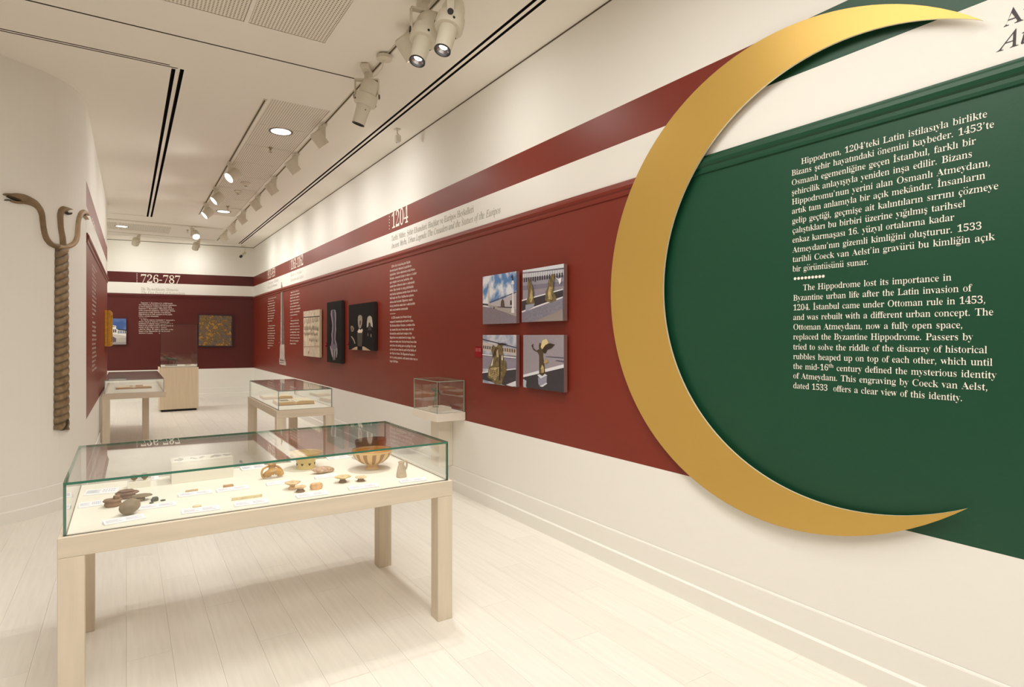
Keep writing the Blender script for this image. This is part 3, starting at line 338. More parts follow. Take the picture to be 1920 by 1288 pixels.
ig+k);%l(?&)((&B&y&b(*(-(G(N(y(m(b(|(Z)5(j)P)6)v(u*1(d*I(_*h(r+L)L+z*<,2*s,&+B+u+n+u+n+V+?+V+D+8+1*R*W*%)k)n)N)q)8)S)E)B)m)2*g(h+#(N++(,*p&I*7%z!)l*$*;*6*X*c*d+E*W+m*7+{)i+j)J+=)>*Z)J*2!)G&(*&&0*I&H*T&q*G(5*((J)Z(Y)0(g(g(M(Q(2(K&m(T&F(q&/
ih-.,#(M+P(`+?)8+B)`+L*;+[+)+d+M+f+h+_,-+G,7+-,1*l+y*Q+])y*P)S(T(n(T)m-;)s-`)g-w)C.%)>.%)D.B*h.B*M,x*@,?*2+`*:+`*a,:+2,X+_,c,.,Z,F,A,N+p,K+R,B+%,0*.,*)b,()@,-)(,?(y,k)/,w(u,Z(_,?(R
ii*U)w-%)_-0)T-H)_-a)w-l*7-a*A-H*7-/!(v(L(](U(T(r(W)1(`)R)3+=)6+J)8+T).+g(f+l(i+x)=,$)],*)y,0*$,.*&,(*%+|*#+u);)K)6)0)9(z)D(u)S({)g)3*%)P*0)F)c(q)?(U
ij*R)y-%)a-0)V-H)a-a)y-l*9-a*C-H*9-/!&{%l&X%x&K&=&Q&R&d&Y&v&S&{&A&{&7&z&.&|&&(*&$(9&1(I&T(Y(:(n)?)9+D):+L):+S)3+g(h+l(j+y)9,$)U,*)s,0)z,.){,%)E)5)-(1(j&G(T&*(<%r
ik,G+%(M*n(Q*`(^*E);)u*E)J*$)$(T(G(T)d-:)g-O)_-a)C-d):-d)>-q)j-w*0.$*B.**M.+*R.)*S.#*P-n)P*A*h+<+2+e+*+o*j+s*p,%,E,%,B+r,%+n+c+a+B+K*H*f*{)E+1)++D(y+])++z)K,+)A+Q(`
il*Q(u(M([(V(R(o(V)2(b)`)_-8)b-M)X-b)6-h)8-t)e-y**.%*G.+*N.)*O.$*L-n):)P)4).)7({)@(w)N)#)a)3)w)N*))D)I(a
im.k-6(M,u(V,m(t,u)J-D+%-J+K-F+Z-7+`,h+N,9*w+d*-+G)D+0(T*S(T+7*p+A+M+=+Z+/+`*i+S*?+2)n*W)R*$);)B)#(T(G(T).*y)6+?)9+S)/+f(f+l(h+y)Z,*)n,/)x,0*#,.*%,(*$+|*#+u)W*U*?+J*y+y+S,0+r,%,#+b+j*],K+M-*+z-^,0-|,%.-+`.*+I-|+*-P)=-N)5-M).-P(|-Y(x-r),.&)<.7)S.@)H-y(s-W(V
in,a+*(K*k(U*b(q+#*0+>+J+:+Y+-+`*h+S*C+4)x*b)Y*2)%(T(H(T)1+)):+S)1+e(l+j(f+j(h+v)?+|)a,**%,0*),()Y*U*a+f+S,/+q,%+{+c+y+H+r+*+J)T+C)<+A)-+E(z+O(w+_)#+p)7,,)W,6)O+o(u+L(U
io,S)f(L)G(O),(Y(o(k(^)((S)C(P)c(c*V)9+C*#+w*n,0+6,-+Q+|+h+k+y+T,*+9,.*s+x*.+P)E*p(l!)n(`*J(u*x)Q+?*?+K+.+D+W+1+p*j+x*T+t*>+j*(+X)J*[)4)O)C(s)U(e
ip,H&L%p&O%|&|&.(7&U)2+7)6+E)8+R)0+f(e+j(h+w):+|)Y,))y,0*%,**#+x)m+F*9+l*`,)+.,0+P,*+k+q+{+S,(+.+o*4+?)A*U(b)b(M).(Y(s&[(l&;(y&()I%{)E%p!)b(^*?(s*o)N+7*=+D+0+7+[*l+k*U+g*@+[*,+I)W*F)>)<)<)/):)#)D(f
iq,G)M%o)O%{)u&&*.&4*<&Z*p)f*&(k)5(N(r(S(](e(J)K(Y*>)++.)d+g**+z*I,,*h,0++,++?+w+J+a+S,),/,)*w&f*p&K*n&<*x&(+B%{+I%{+G%o!)V(s*7)5*v*5+;+D+0+j*k+w*;+f)g+7)D*Q)0)N):)&
ir+,(G(T)**v)4+O)++d(b+i(d+v)7,#)V,*)s,0)y,.)y,()U*W*-+K*U+z*u,0+1,&+9+h+.+I*m+<*X+D*N+X*%+%)[*A)=)P)$(T
is+D)J(L(u(S(Z(Z(P(X(K(P(>(P(M)g(X)f(m(x))(e)C(_)k(o){)A)e)u)O*7);*S)**s)#+:)*+Y);+s)V,+)x,0*J,**f+{*r,$*v,.+(,.*t*{*h*{*]+Q*G+n*%+x)c+l)W+Q)q*u*,*Y*?*>*Q)w*W)U*J)#*%(Y
it*`(v(L(^(U(U(o(V)(([):)>+h(h+h(k+v);,-)a,L*,-#*;-#){,#*[,#*U+h)u+h)>)J)8)));(w)D(t)Q(y)c)0)y)K**)@)`(o)>(T
iu,a)*(L(d(X(X({(])A(h)q).+0)2+C)4+U)++h(b+l(d+y)7,%)V,+)t,0*#,,)|,#)z+u)C)h):)F)7)2)<({)K(u)y)2*U)p+/*p+Q,),.,)+K)X+B)++F(y+P(u+`({+s)3,/)P,8)G+p(r+M(U+*(L*j(U*b(p*l)M+(*=)|(u)`(_)D(P
iv+v)9(L).*O))+3(y+U(j+f(S+k(N+k(Q+x(q,$)0,*)A,/)K,0)U+z)^+O)c*a)j)6*H)r*r*N+<+;+3+J+#+Z*v+m+%,)+<,1+T,%+^+`+P+.+**G*C)Q)G(L
iw-Z),(L)(*S)$+6(v+X(i+i(T+n(R+y(s,%)2,,)B,0)L,1)T+z)Z+H)^*O)_)W+:,1+F,1+`)C,7*#,j*h,z+<,m+O,`+l,h,(-#,0-:,$-B+^-9+4,w*X,H)r+<(L+2(L*r+))8(L
ix+d*>(L){(W)h)6)Z)v)*)2(](^(4(N&w(V&o(l&w)&(1)/(B)*(S)$(s)<)U*8)A+A)3+a(q+j(a+j(Q+h(S+u);,))O,/)],0)g,+)m+v*&*s*U+[*p+{+&,,+:,/+R,(+Z+m+S+Y+@+Q+.+V+%+Y*y+Z*j+S*,*Y*@)S*F)=*K),*^(x*l)$+$)6+:)R+D)G*z(r*Z(U
iy+Z((%l&i%t&`&/&h&B(#&J(6&E(K&?(^&I(w&h)K(M)(*S(y+#(r+@(`+a(<+l(>+x(]+|(u,*):,0)E+{)Q+N)a*W)x)5*Q*.*m*_*z*z+$+5*z+E*n+P*c+X*]+m*e,(*{,0+;,#+E+^*u*B*S)c*)(x)R(2(|&N(N%|
iz+V*3(L)o(O)G(W(b(d(9(S(5(Q(,(Q(*(W(4(h*b+Q*9+M)g+T)C+[)(+S(o+:(d+@)$+w)F,/)d,-*0,%*T+w*l+u+4,%+F,0+M,(+L+|+F+t(o).)=)2)p),*A)$*a)0*w)R+()M*k(m*S(R"""
A90 = ''.join(chr(c) for c in range(35, 127) if chr(c) not in "\\'\"")[:88]
def _de(s): return [(A90.index(s[i])*88+A90.index(s[i+1])-400)/1000 for i in range(0, len(s), 2)]
for ln in GD.split('\n'):
    if not ln: continue
    key, adv, body = ln[:2], _de(ln[2:4])[0], ln[4:]
    cs = []
    for part in body.split('!'):
        v = _de(part); cs.append([(v[i], v[i+1]) for i in range(0, len(v)-1, 2)])
    GL[key] = (adv, cs)
def _disc(x, y, r, n=10): return [(x+r*math.cos(6.2832*k/n), y+r*math.sin(6.2832*k/n)) for k in range(n)]
ACC = {'ç': ('c', 'ced'), 'Ç': ('C', 'ced'), 'ş': ('s', 'ced'), 'Ş': ('S', 'ced'), 'ğ': ('g', 'brv'), 'ö': ('o', 'dia'), 'ü': ('u', 'dia'),
       'â': ('a', 'cir'), 'İ': ('I', 'dot'), 'ı': ('i', 'nodot')}
def outline(ch, st_='b'):
    r = _outline(ch, st_)
    if ch in '.,’:-•()': return r[0]*.66, [[(x*.66, y*.66) for x, y in c] for c in r[1]]
    return r
def _outline(ch, st_='b'):
    if ch == '.': return .25, [_disc(.12, .055, .06)]
    if ch == ',': return .25, [[(.07, .07), (.12, .115), (.18, .08), (.17, -.02), (.08, -.14), (.06, -.12), (.12, -.02)]]
    if ch == '’': return .24, [[(a, b+.6) for a, b in ((.07, .07), (.12, .115), (.18, .08), (.17, -.02), (.08, -.14), (.06, -.12), (.12, -.02))]]
    if ch == ':': return .27, [_disc(.13, .055, .058), _disc(.13, .42, .058)]
    if ch == '-': return .34, [[(.04, .22), (.3, .22), (.3, .29), (.04, .29)]]
    if ch == '•': return .4, [_disc(.2, .12, .1)]
    if ch == '(': return .3, [[(.26, .76), (.1, .55), (.06, .3), (.1, .05), (.26, -.16), (.26, -.12), (.16, .07), (.13, .3), (.16, .53), (.26, .72)]]
    if ch == ')': a, c = _outline('('); return a, [[(.3-x, y) for x, y in q][::-1] for q in c]
    base, acc = ACC.get(ch, (ch, None))
    k = st_+base
    if k not in GL: k = 'b'+base
    if k not in GL: return .26, []
    adv, cs = GL[k]; cs = list(cs)
    if acc:
        xs = [x for c in cs for x, y in c]; mx = (min(xs)+max(xs))/2
        if acc == 'nodot': cs = [c for c in cs if min(y for x, y in c) < .35]
        nb = len(cs)
        if acc == 'dot': cs.append(_disc(mx, .85, .065))
        if acc == 'dia': cs += [_disc(mx-.12, .69, .055), _disc(mx+.12, .69, .055)]
        if acc == 'ced': cs.append([(mx-.03, .01), (mx+.03, .01), (mx+.02, -.04), (mx+.1, -.09), (mx+.08, -.18), (mx-.08, -.22), (mx-.09, -.18), (mx, -.15), (mx+.02, -.1), (mx-.05, -.07)])
        if acc == 'brv': cs.append([(mx-.16, .75), (mx-.1, .64), (mx, .6), (mx+.1, .64), (mx+.16, .75), (mx+.12, .75), (mx+.07, .69), (mx, .66), (mx-.07, .69), (mx-.12, .75)])
        if acc == 'cir': cs.append([(mx-.15, .6), (mx, .76), (mx+.15, .6), (mx+.1, .6), (mx, .69), (mx-.1, .6)])
        cs = cs[:nb]+[[(mx+(x-mx)*.66, y*(.62 if acc == 'dot' else .64)) for x, y in c] for c in cs[nb:]]
    return adv, cs
TC = {}
def _inside(p, q):
    r = False
    for i in range(len(q)):
        (x0, y0), (x1, y1) = q[i-1], q[i]
        if (y0 > p[1]) != (y1 > p[1]) and p[0] < (x1-x0)*(p[1]-y0)/(y1-y0)+x0: r = not r
    return r
def glyph(ch, st_):
    if (ch, st_) not in TC:
        adv, cs = outline(ch, st_); nacc = 0
        if ch in ACC: nacc = {'nodot': 0, 'dia': 2}.get(ACC[ch][1], 1)
        nb_ = len(cs)-nacc
        if st_ == 'b' and ch not in '.,:’-•': adv -= .032
        vs = [Vector((x, y, 0)) for c in cs for x, y in c]
        tris = []; base_ = [0]
        for c in cs: base_.append(base_[-1]+len(c))
        par = []
        for i, c in enumerate(cs):
            inn = [j for j, q in enumerate(cs) if j != i and i < nb_ and j < nb_ and _inside(c[0], q)]; par.append(inn)
        for i, c in enumerate(cs):
            if len(par[i]) % 2: continue
            grp = [i]+[j for j in range(len(cs)) if i in par[j] and len(par[j]) == len(par[i])+1]
            idx = [base_[g]+k for g in grp for k in range(len(cs[g]))]
            for t in tessellate_polygon([[Vector((x, y, 0)) for x, y in cs[g]] for g in grp]): tris.append(tuple(idx[v] for v in t))
        TC[(ch, st_)] = (adv, vs, tris)
    return TC[(ch, st_)]
def width(s, st_='b'): return sum(glyph(c, st_)[0] if c != ' ' else .22 for c in s)
def letters(mb, plane, s, u, z, size, fit=None, st_='b', off=.0012, mi=0, vs=1.0):
    sx = fit/width(s, st_) if fit else size
    for c in s:
        if c == ' ': u += .22*sx; continue
        adv, vv, tr = glyph(c, st_)
        mb.add([plane.at(u+v.x*sx, z+v.y*size*vs, off) for v in vv], tr, mi); u += adv*sx
    return u
def text_obj(name, label, mb, mats, parent, cat=None):
    me = bpy.data.meshes.new(name); me.from_pydata(mb.v, [], mb.f)
    for m in (mats if isinstance(mats, (list, tuple)) else [mats]): me.materials.append(m)
    for p, mi in zip(me.polygons, mb.m): p.material_index = mi
    o = bpy.data.objects.new(name, me); C.objects.link(o); o.parent = parent
    return tag(o, label)
# ================================================================ ROOM
CURVE = [(-3.2, 5.72), (-2.4, 5.95), (-1.7, 6.2), (-1.2, 6.4), (-.92, 6.53), (-.74, 6.65), (-.6, 6.77), (-.49, 6.91), (-.41, 7.08), (-.365, 7.25), (-.345, 7.4)]
def refine(p, k=3):
    out = []
    for i in range(len(p)-1):
        p0, p1, p2, p3 = (Vector(p[max(0, i-1)]), Vector(p[i]), Vector(p[i+1]), Vector(p[min(len(p)-1, i+2)]))
        for j in range(k):
            t = j/k; out.append(tuple(.5*((2*p1)+(-p0+p2)*t+(2*p0-5*p1+4*p2-p3)*t*t+(-p0+3*p1-3*p2+p3)*t**3)))
    out.append(tuple(p[-1])); return out
CW = refine(CURVE)
LEFT = CW+[(-.29, 12.97)]
def sweep(mb, path, prof, side=1, mi=0):
    """profile (off, z) swept along a plan path; off is measured to the right of travel times side"""
    P = [Vector(p) for p in path]; rows = []
    for i, p in enumerate(P):
        a = (P[i]-P[i-1]).normalized() if i else (P[1]-P[0]).normalized(); b = (P[i+1]-P[i]).normalized() if i < len(P)-1 else a
        n = Vector((a.y, -a.x))+Vector((b.y, -b.x)); n.normalize(); k = 1/max(.4, n.dot(Vector((b.y, -b.x))))
        rows.append([(p.x+n.x*o*k*side, p.y+n.y*o*k*side, z) for o, z in prof])
    m = len(prof); vs = [v for r in rows for v in r]
    fs = [(i*m+j, i*m+j+1, (i+1)*m+j+1, (i+1)*m+j) for i in range(len(P)-1) for j in range(m-1)]
    return mb.add(vs, fs, mi)
def solid(prof, z0, z1): return [(-.12, z0)]+prof+[(-.12, z1), (-.12, z0)]
def ends(mb, path, prof, side=1):      # closes both ends of a sweep
    for pth in (path[:2], path[::-1][:2]):
        s2_ = side if pth == path[:2] else -side
        a = Vector(pth[0]); t = (Vector(pth[1])-a).normalized(); n = Vector((t.y, -t.x))*s2_
        mb.add([(a.x+n.x*o, a.y+n.y*o, z) for o, z in prof[:-1]], [tuple(range(len(prof)-1))])
def structure(name, mb, m, parent=None, smooth=False):
    o = mb.build(name, m, parent, smooth=smooth); o['kind'] = 'structure'; return o
YB = -3.0
pathR = [(W, 17.15), (W, YB)]                  # travelling towards the viewer: right of travel is -X
pathB = [(-4.2, 18.02), (W, 17.15)]
BW_dir = None
def wallmesh(path, side=1, z0=0, z1=CEIL): 
    mb = MB(); pr = solid([(0, z0), (0, z1)], z0, z1); sweep(mb, path, pr, side); ends(mb, path, pr, side); return mb
w_right = structure('wall_right', wallmesh([(W, 17.3), (W, YB)]), M_right)
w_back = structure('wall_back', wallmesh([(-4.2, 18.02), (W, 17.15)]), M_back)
mbl = MB(); pr = solid([(0, 0), (0, CEIL)], 0, CEIL)
sweep(mbl, LEFT, pr); ends(mbl, LEFT, pr)
w_left = structure('wall_left', mbl, M_left)
w_bay = structure('wall_bay', wallmesh([(-3.2, YB), (-3.2, 5.85)]), M_red2)
w_rear = structure('wall_rear', wallmesh([(W+.1, YB), (-3.3, YB)]), M_red2)
w_recess = structure('wall_recess', wallmesh([(-4.2, 12.9), (-4.2, 18.1)]), M_white)
w_return = structure('wall_return', wallmesh([(-.30, 12.97), (-4.2, 12.97)]), M_white)
# skirting boards with two ledges
base = [(.002, .0), (.026, .0), (.026, .103), (.020, .109), (.013, .112), (.013, .240), (.009, .248), (.002, .249)]
def skirt(name, path, m=M_white):
    mb = MB(); p = base+[base[0]]; sweep(mb, path, p); return structure(name, mb, m)
skirt('baseboard_right', [(W, 17.15), (W, YB)]); skirt('baseboard_back', [(-4.2, 18.02), (W, 17.15)]); skirt('baseboard_left', LEFT)
# moulded rail that caps the painted dado
rail = [(.001, 2.556), (.010, 2.560), (.012, 2.575), (.012, 2.592), (.022, 2.600), (.027, 2.618), (.024, 2.636), (.014, 2.648), (.012, 2.6575), (.001, 2.6578)]
def railing(name, path, m):
    mb = MB(); sweep(mb, path, rail+[rail[0]]); ends(mb, path, rail+[rail[0]]); return structure(name, mb, m, smooth=False)
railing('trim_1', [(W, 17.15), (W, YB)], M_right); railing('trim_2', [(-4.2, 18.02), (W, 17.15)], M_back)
railing('trim_3', [(-.3442, 7.475), (-.29, 12.97)], M_left)
# thin dark strip along the corner of walls and ceiling
for nm, pth in (('trim_4', [(W, 17.15), (W, YB)]), ('trim_5', [(-4.2, 18.02), (W, 17.15)])):
    mb = MB(); sweep(mb, pth, [(.001, CEIL-.012), (.004, CEIL-.012), (.004, CEIL-.001), (.001, CEIL-.001), (.001, CEIL-.012)]); structure(nm, mb, M_groove)

# ---- floor: boards run along the hall
fl = structure('floor', MB().box((-4.3, YB-.1, -.06), (W+.1, 18.2, -.004)), M_gap)
BWID, BLEN = .195, 1.62
bm_ = MB().box((.0005, .0005, -.012), (BWID-.0005, BLEN-.0005, 0)); proto = bm_.build('floor_board', M_floor, fl)
def plan_floor(x, y): return True
cnt = 0; far = MB(); first = True
rows = []
nx0 = math.floor(-3.4/BWID)
for i in range(nx0, int(W/BWID)+1):
    x = i*BWID; offy = ((i*37) % 11)/11*BLEN
    y = YB-offy
    while y < 17.4:
        vis = y+BLEN > .9 and x+BWID > -.14*(y+BLEN)-.25 and x < W
        if vis and y < 16.2 and not (x < -.4 and y > 7.6):
            rows.append((x, y))
        else: far.box((x+.0005, y+.0005, -.012), (x+BWID-.0005, y+BLEN-.0005, 0))
        y += BLEN
rows.sort(key=lambda p: p[0]**2+p[1]**2)
for k, (x, y) in enumerate(rows):
    if k >= 295: far.box((x+.0005, y+.0005, -.012), (x+BWID-.0005, y+BLEN-.0005, 0)); continue
    o = proto if k == 0 else proto.copy()
    if k: C.objects.link(o)
    o.location = (x, y, 0); o.parent = fl
for i in range(nx0-6, nx0): far.box((i*BWID, 12.5, -.012), (i*BWID+BWID-.0005, 18, 0))
o = far.build('floor_board', M_floor, fl); o['kind'] = 'stuff'

# ---- ceiling with real recesses: (x0,x1,y0,y1,depth,material, name)
SL = .032
holes = [(-2.9, 1.765, 5.372, 5.392, .04, 'g'),
         (-2.9, .318, 5.985, 6.003, .05, 'g'), (-2.9, .382, 6.022, 6.040, .05, 'g'),   # thin double slot
         (.335, .335+SL, 6.06, 13.85, .10, 's'), (.40, .40+SL, 6.03, 13.85, .10, 's'),
         (-.28, .335, 13.80, 13.815, .05, 'g'),
         (2.405, 2.432, YB, 16.62, .10, 's'), (2.462, 2.489, YB, 16.62, .10, 's'),
         (-3.9, 1.80, 14.46, 14.475, .03, 'g'), (-3.9, 2.40, 16.70, 16.712, .03, 'g')]
panels = []
for (x0, x1) in ((.172, .745), (.775, 1.348)):
    for (y0, y1) in ((4.14, 4.865), (3.40, 4.125), (2.66, 3.385)): panels.append((x0, x1, y0, y1))
PY = [6.29, 7.12, 7.95, 8.78, 9.61, 10.44, 11.27, 12.10, 12.93]
for a, b in zip(PY, PY[1:]): panels.append((1.215, 1.80, a+.003, b-.003))
for a in (-2.1, -1.12, -.14): panels.append((a, a+.96, 14.9, 15.86))
holes += [(a, b, c, d, .012, 'p') for a, b, c, d in panels]
xs = sorted({-4.3, W+.1}|{h[0] for h in holes}|{h[1] for h in holes}); ys = sorted({YB-.1, 18.3}|{h[2] for h in holes}|{h[3] for h in holes})
cm = MB()
for i in range(len(xs)-1):
    run = None
    for j in range(len(ys)-1):
        cx, cy = (xs[i]+xs[i+1])/2, (ys[j]+ys[j+1])/2
        inh = any(h[0] < cx < h[1] and h[2] < cy < h[3] for h in holes)
        if not inh:
            if run is None: run = ys[j]
        if (inh or j == len(ys)-2) and run is not None:
            y1 = ys[j] if inh else ys[j+1]
            cm.add([(xs[i], run, CEIL), (xs[i+1], run, CEIL), (xs[i+1], y1, CEIL), (xs[i], y1, CEIL)], [(0, 3, 2, 1)]); run = None
for x0, x1, y0, y1, dp, k in holes:
    mi = {'s': 1, 'g': 2, 'p': 0}[k]; z0, z1 = CEIL, CEIL+dp
    v = [(x0, y0, z0), (x1, y0, z0), (x1, y1, z0), (x0, y1, z0), (x0, y0, z1), (x1, y0, z1), (x1, y1, z1), (x0, y1, z1)]
    cm.add(v, [(4, 5, 6, 7), (0, 1, 5, 4), (1, 2, 6, 5), (2, 3, 7, 6), (3, 0, 4, 7)], mi)
cm.box((-4.3, YB-.1, CEIL+.12), (W+.1, 18.3, CEIL+.2))
me = bpy.data.meshes.new('ceiling'); me.from_pydata(cm.v, [], cm.f)
for m in (M_ceil, M_slot, M_groove): me.materials.append(m)
for p, mi in zip(me.polygons, cm.m): p.material_index = mi
ceil = bpy.data.objects.new('ceiling', me); C.objects.link(ceil); ceil['kind'] = 'structure'
for a, b, c, d in panels:
    g = .004; MB().box((a+g, c+g, CEIL+.004), (b-g, d-g, CEIL+.0115)).build('perforated_panel', M_perf, ceil)

# ---- lettering on the walls
def block(plane, par, label, lines, xl, yl0, pitch_px=None, size=.045, mat_=M_text, st_='b', fits=None):
    pass
g1 = ["Hippodrom, 1204’teki Latin istilasıyla birlikte", "Bizans şehir hayatındaki önemini kaybeder. 1453’te", "Osmanlı egemenliğine geçen İstanbul, farklı bir",
      "şehircilik anlayışıyla yeniden inşa edilir. Bizans", "Hippodromu’nun yerini alan Osmanlı Atmeydanı,", "artık tam anlamıyla bir açık mekândır. İnsanların",
      "gelip geçtiği, geçmişe ait kalıntıların sırrını çözmeye", "çalıştıkları bu birbiri üzerine yığılmış tarihsel", "enkaz karmaşası 16. yüzyıl ortalarına kadar",
      "Atmeydanı’nın gizemli kimliğini oluşturur. 1533", "tarihli Coeck van Aelst’in gravürü bu kimliğin açık", "bir görüntüsünü sunar."]
g1x = [(1502, 308.2, 1851), (1484, 330, 1864), (1484, 348, 1829.5), (1484, 366, 1823), (1484.5, 384, 1858), (1484.5, 401.3, 1847.5), (1485, 419.5, 1872), (1485.5, 437.5, 1810),
       (1485.5, 455.5, 1789), (1486, 473.8, 1841), (1486, 491.6, 1864.5), (1486, 509.6, 1629)]
g2 = ["The Hippodrome lost its importance in", "Byzantine urban life after the Latin invasion of", "1204. İstanbul came under Ottoman rule in 1453,", "and was rebuilt with a different urban concept. The",
      "Ottoman Atmeydanı, now a fully open space,", "replaced the Byzantine Hippodrome. Passers by", "tried to solve the riddle of the disarray of historical", "rubbles heaped up on top of each other, which until",
      "the mid-16th century defined the mysterious identity", "of Atmeydanı. This engraving by Coeck van Aelst,", "dated 1533  offers a clear view of this identity."]
g2x = [(1505.5, 544.5, 1784), (1487, 563.8, 1821), (1487, 582, 1849), (1487, 600, 1862.5), (1487, 618.2, 1806), (1487, 636.3, 1824), (1487, 655, 1851), (1487, 673, 1861), (1487, 691.3, 1868), (1487, 709, 1853), (1487, 727.5, 1805.5)]
mb = MB()
for s, (xa, ya, xb) in zip(g1+g2, g1x+g2x):
    u0, z = RW.px(xa, ya); u1, _ = RW.px(xb, ya)
    if '16th' in s:
        a, b = s.split('th ', 1); k = (u1-u0)/(width(a)+.3+width(' '+b)); u = letters(mb, RW, a, u0, z, .063, fit=k*width(a))
        u = letters(mb, RW, 'th', u, z+.015, .04, fit=k*.42); letters(mb, RW, ' '+b, u, z, .063, fit=k*width(' '+b)-k*.12)
    else: letters(mb, RW, s, u0, z, .063, fit=u1-u0)
for k in range(9):
    u0, z = RW.px(1491, 522.5); u, _ = RW.px(1491+k*6.6, 522); mb.add([RW.at(u+a, z+b, .0012) for a, b in _disc(0, 0, .0075)], [tuple(range(10))])
text_obj('lettering', 'white serif wall text on the green field inside the crescent', mb, M_text, w_right)
# black headings at the right edge
mb = MB(); u0, z = RW.px(1882, 51); letters(mb, RW, 'Atmeydanı', u0, z, .14, fit=.14*width('Atmeydanı'))
u0, z = RW.px(1875, 96); letters(mb, RW, 'Atmeydanı', u0, z, .14, fit=.14*width('Atmeydanı', 'i'), st_='i')
text_obj('lettering', 'dark title letters on the white band at the right edge', mb, M_ink2, w_right)
# ---- 1204 section
def head(plane, par, num, x0, x1, yb, t1, t2, tx0, ty1, tx1, ty2, tx2, lab, hsz=.43, sz=.145, inkm=M_ink):
    mb = MB(); u0, z = plane.px(x0, yb); u1, _ = plane.px(x1, yb); letters(mb, plane, num, u0, z, hsz, fit=u1-u0)
    for k in range(6):
        mb.add([plane.at(u0-.07+a, z+.01+k*.04+b, .0012) for a, b in _disc(0, 0, .009)], [tuple(range(10))])
    text_obj('lettering', lab+', white numerals on the upper band', mb, M_text, par)
    mb = MB(); u0, z = plane.px(tx0, ty1); u1, _ = plane.px(tx1, ty1); letters(mb, plane, t1, u0, z, sz, fit=u1-u0)
    u0, z = plane.px(tx0, ty2); u1, _ = plane.px(tx2, ty2); letters(mb, plane, t2, u0, z, sz, fit=u1-u0, st_='i')
    text_obj('lettering', lab+', two grey title lines on the white band', mb, inkm, par)
head(RW, w_right, '1204', 734, 765, 429, 'Tarihi Mitler, Şehir Efsaneleri: Haçlılar ve Euripos Heykelleri', 'Ancient Myths, Urban Legends: The Crusaders and the Statues of the Euripos',
     734, 452.5, 888, 466.5, 939, 'section 1204')
head(RW, w_right, '1161-1162', 545, 568.5, 506, 'Bizans ve Selçuklu', 'Byzantium and Seljuks', 545, 519, 566, 528.5, 569, 'section 1161-1162', inkm=mat('pale_lettering', (196, 188, 174), .7))
head(RW, w_right, '913-959', 502, 516, 523, 'Törenler Kitabı', 'Book of Ceremonies', 502, 534.5, 522, 541.5, 520, 'section 913-959', inkm=MATS['pale_lettering'])
head(BW, w_back, '726-787', 263, 338, 529.5, 'İlk İkonoklazm Dönemi', 'The First Period of Iconoclasm', 264.5, 544, 334, 550.5, 347, 'section 726-787', inkm=mat('mid_lettering', (170, 160, 146), .7))
def column(plane, par, lab, para1, para2, xl, xr, yt, yb, n1, n2, size, indent=.5):
    """two paragraphs filling a measured column; baselines from yt (first) to yb (last) measured at the left margin"""
    mb = MB(); ul, zt = plane.px(xl, yt); _, zb = plane.px(xl, yb); ur, _ = plane.px(xr, yb); n = n1+n2+1; w = ur-ul
    full = max(width(t) for t in para1+para2)
    for i, t in enumerate(para1+['']+para2):
        z = zt+(zb-zt)*i/(n-1)
        if not t:
            for k in range(7): mb.add([plane.at(ul+.02+k*w*.03+a, z+.012+b, .0012) for a, b in _disc(0, 0, .006, 6)], [tuple(range(6))])
            continue
        ind = w*.06 if i in (0, len(para1)+1) else 0
        letters(mb, plane, t, ul+ind, z, size, fit=(w*.985-ind*.3)*width(t)/full)
    return text_obj('lettering', lab, mb, M_text, par)
tr = ["1204’te Batı Avrupa’dan gelen Haçlılar", "Konstantinopolis’i fethederek zenginliklerini", "yağmaladılar. Şehrin sakinlerinden tarihçi Niketas", "Khoniates, zamanında Euripos’u süsleyen ve Latinler",
      "geçici sahipleri olan bu tunç heykellerin, sikke", "yapmak üzere eritilmesini anlatır ve üzülmektedir", "onlara. Diğer heykeller de alınıp götürülmüştür:", "yarış başlama kapılarının üzerinde duran dört tunç at,",
      "belki bugün San Marco Bazilikası’nın cephesini", "süsleyen atlar ile aynıdır. Hippodrom, mızrak", "dövüşü gösterilerine mekân olur ve antik heykeller", "artık orada kendilerini koruyamazlar."]
en = ["In 1204 crusaders from Western Europe", "conquered Constantinople and looted its riches.", "The historian Niketas Choniates, a resident of the", "city, laments that many bronze statues that had",
      "decorated the central barrier (euripos) of the", "Hippodrome were melted down for coinage. Other", "statues were taken away: the four bronze horses that", "stood above the starting gates are perhaps the same",
      "as those that now adorn the porch of the Basilica of", "San Marco in Venice. The Hippodrome became a", "site for jousting spectacles, and ancient statues may no", "longer hold them."]
column(RW, w_right, 'long white text column left of the four square photographs', tr, en, 731, 784, 502.5, 678.5, 12, 12, .062)
t9 = ["Bu dönemde kaleme alınan", "Törenler Kitabı saray", "ve Hippodrom törenlerini", "ayrıntılı biçimde anlatır.", "Araba yarışları, geçitler", "ve kabul törenleri burada", "düzenlenmiş, imparator", "halkın önüne çıkmıştır.", "Dikilitaş onarılmıştır", "ve kaplanmıştır."]
e9 = ["The Book of Ceremonies", "describes the rituals of", "the court and those held", "at the Hippodrome. Races,", "parades and receptions", "took place here, and the", "masonry obelisk was", "restored and covered", "with gilded bronze", "plaques."]
column(RW, w_right, 'narrow white text column left of the obelisk cut-out', t9, e9, 502, 517, 562, 653, 10, 10, .062)
t11 = ["Sultan Kılıç Arslan’ın", "ziyareti sırasında şehirde", "büyük törenler yapılmış,", "Hippodrom’da oyunlar ve", "yarışlar düzenlenmiştir.", "Bir adam kuleden uçmayı", "denemiş, ancak düşmüştür.", "Seyirciler ona gülmüştür", "ve olay anlatılmıştır."]
e11 = ["During the visit of the", "sultan, great festivities", "were held in the city and", "games were organised at", "the Hippodrome. A man", "tried to fly from a tower", "with his wide robe, yet he", "fell, and the onlookers", "laughed at him."]
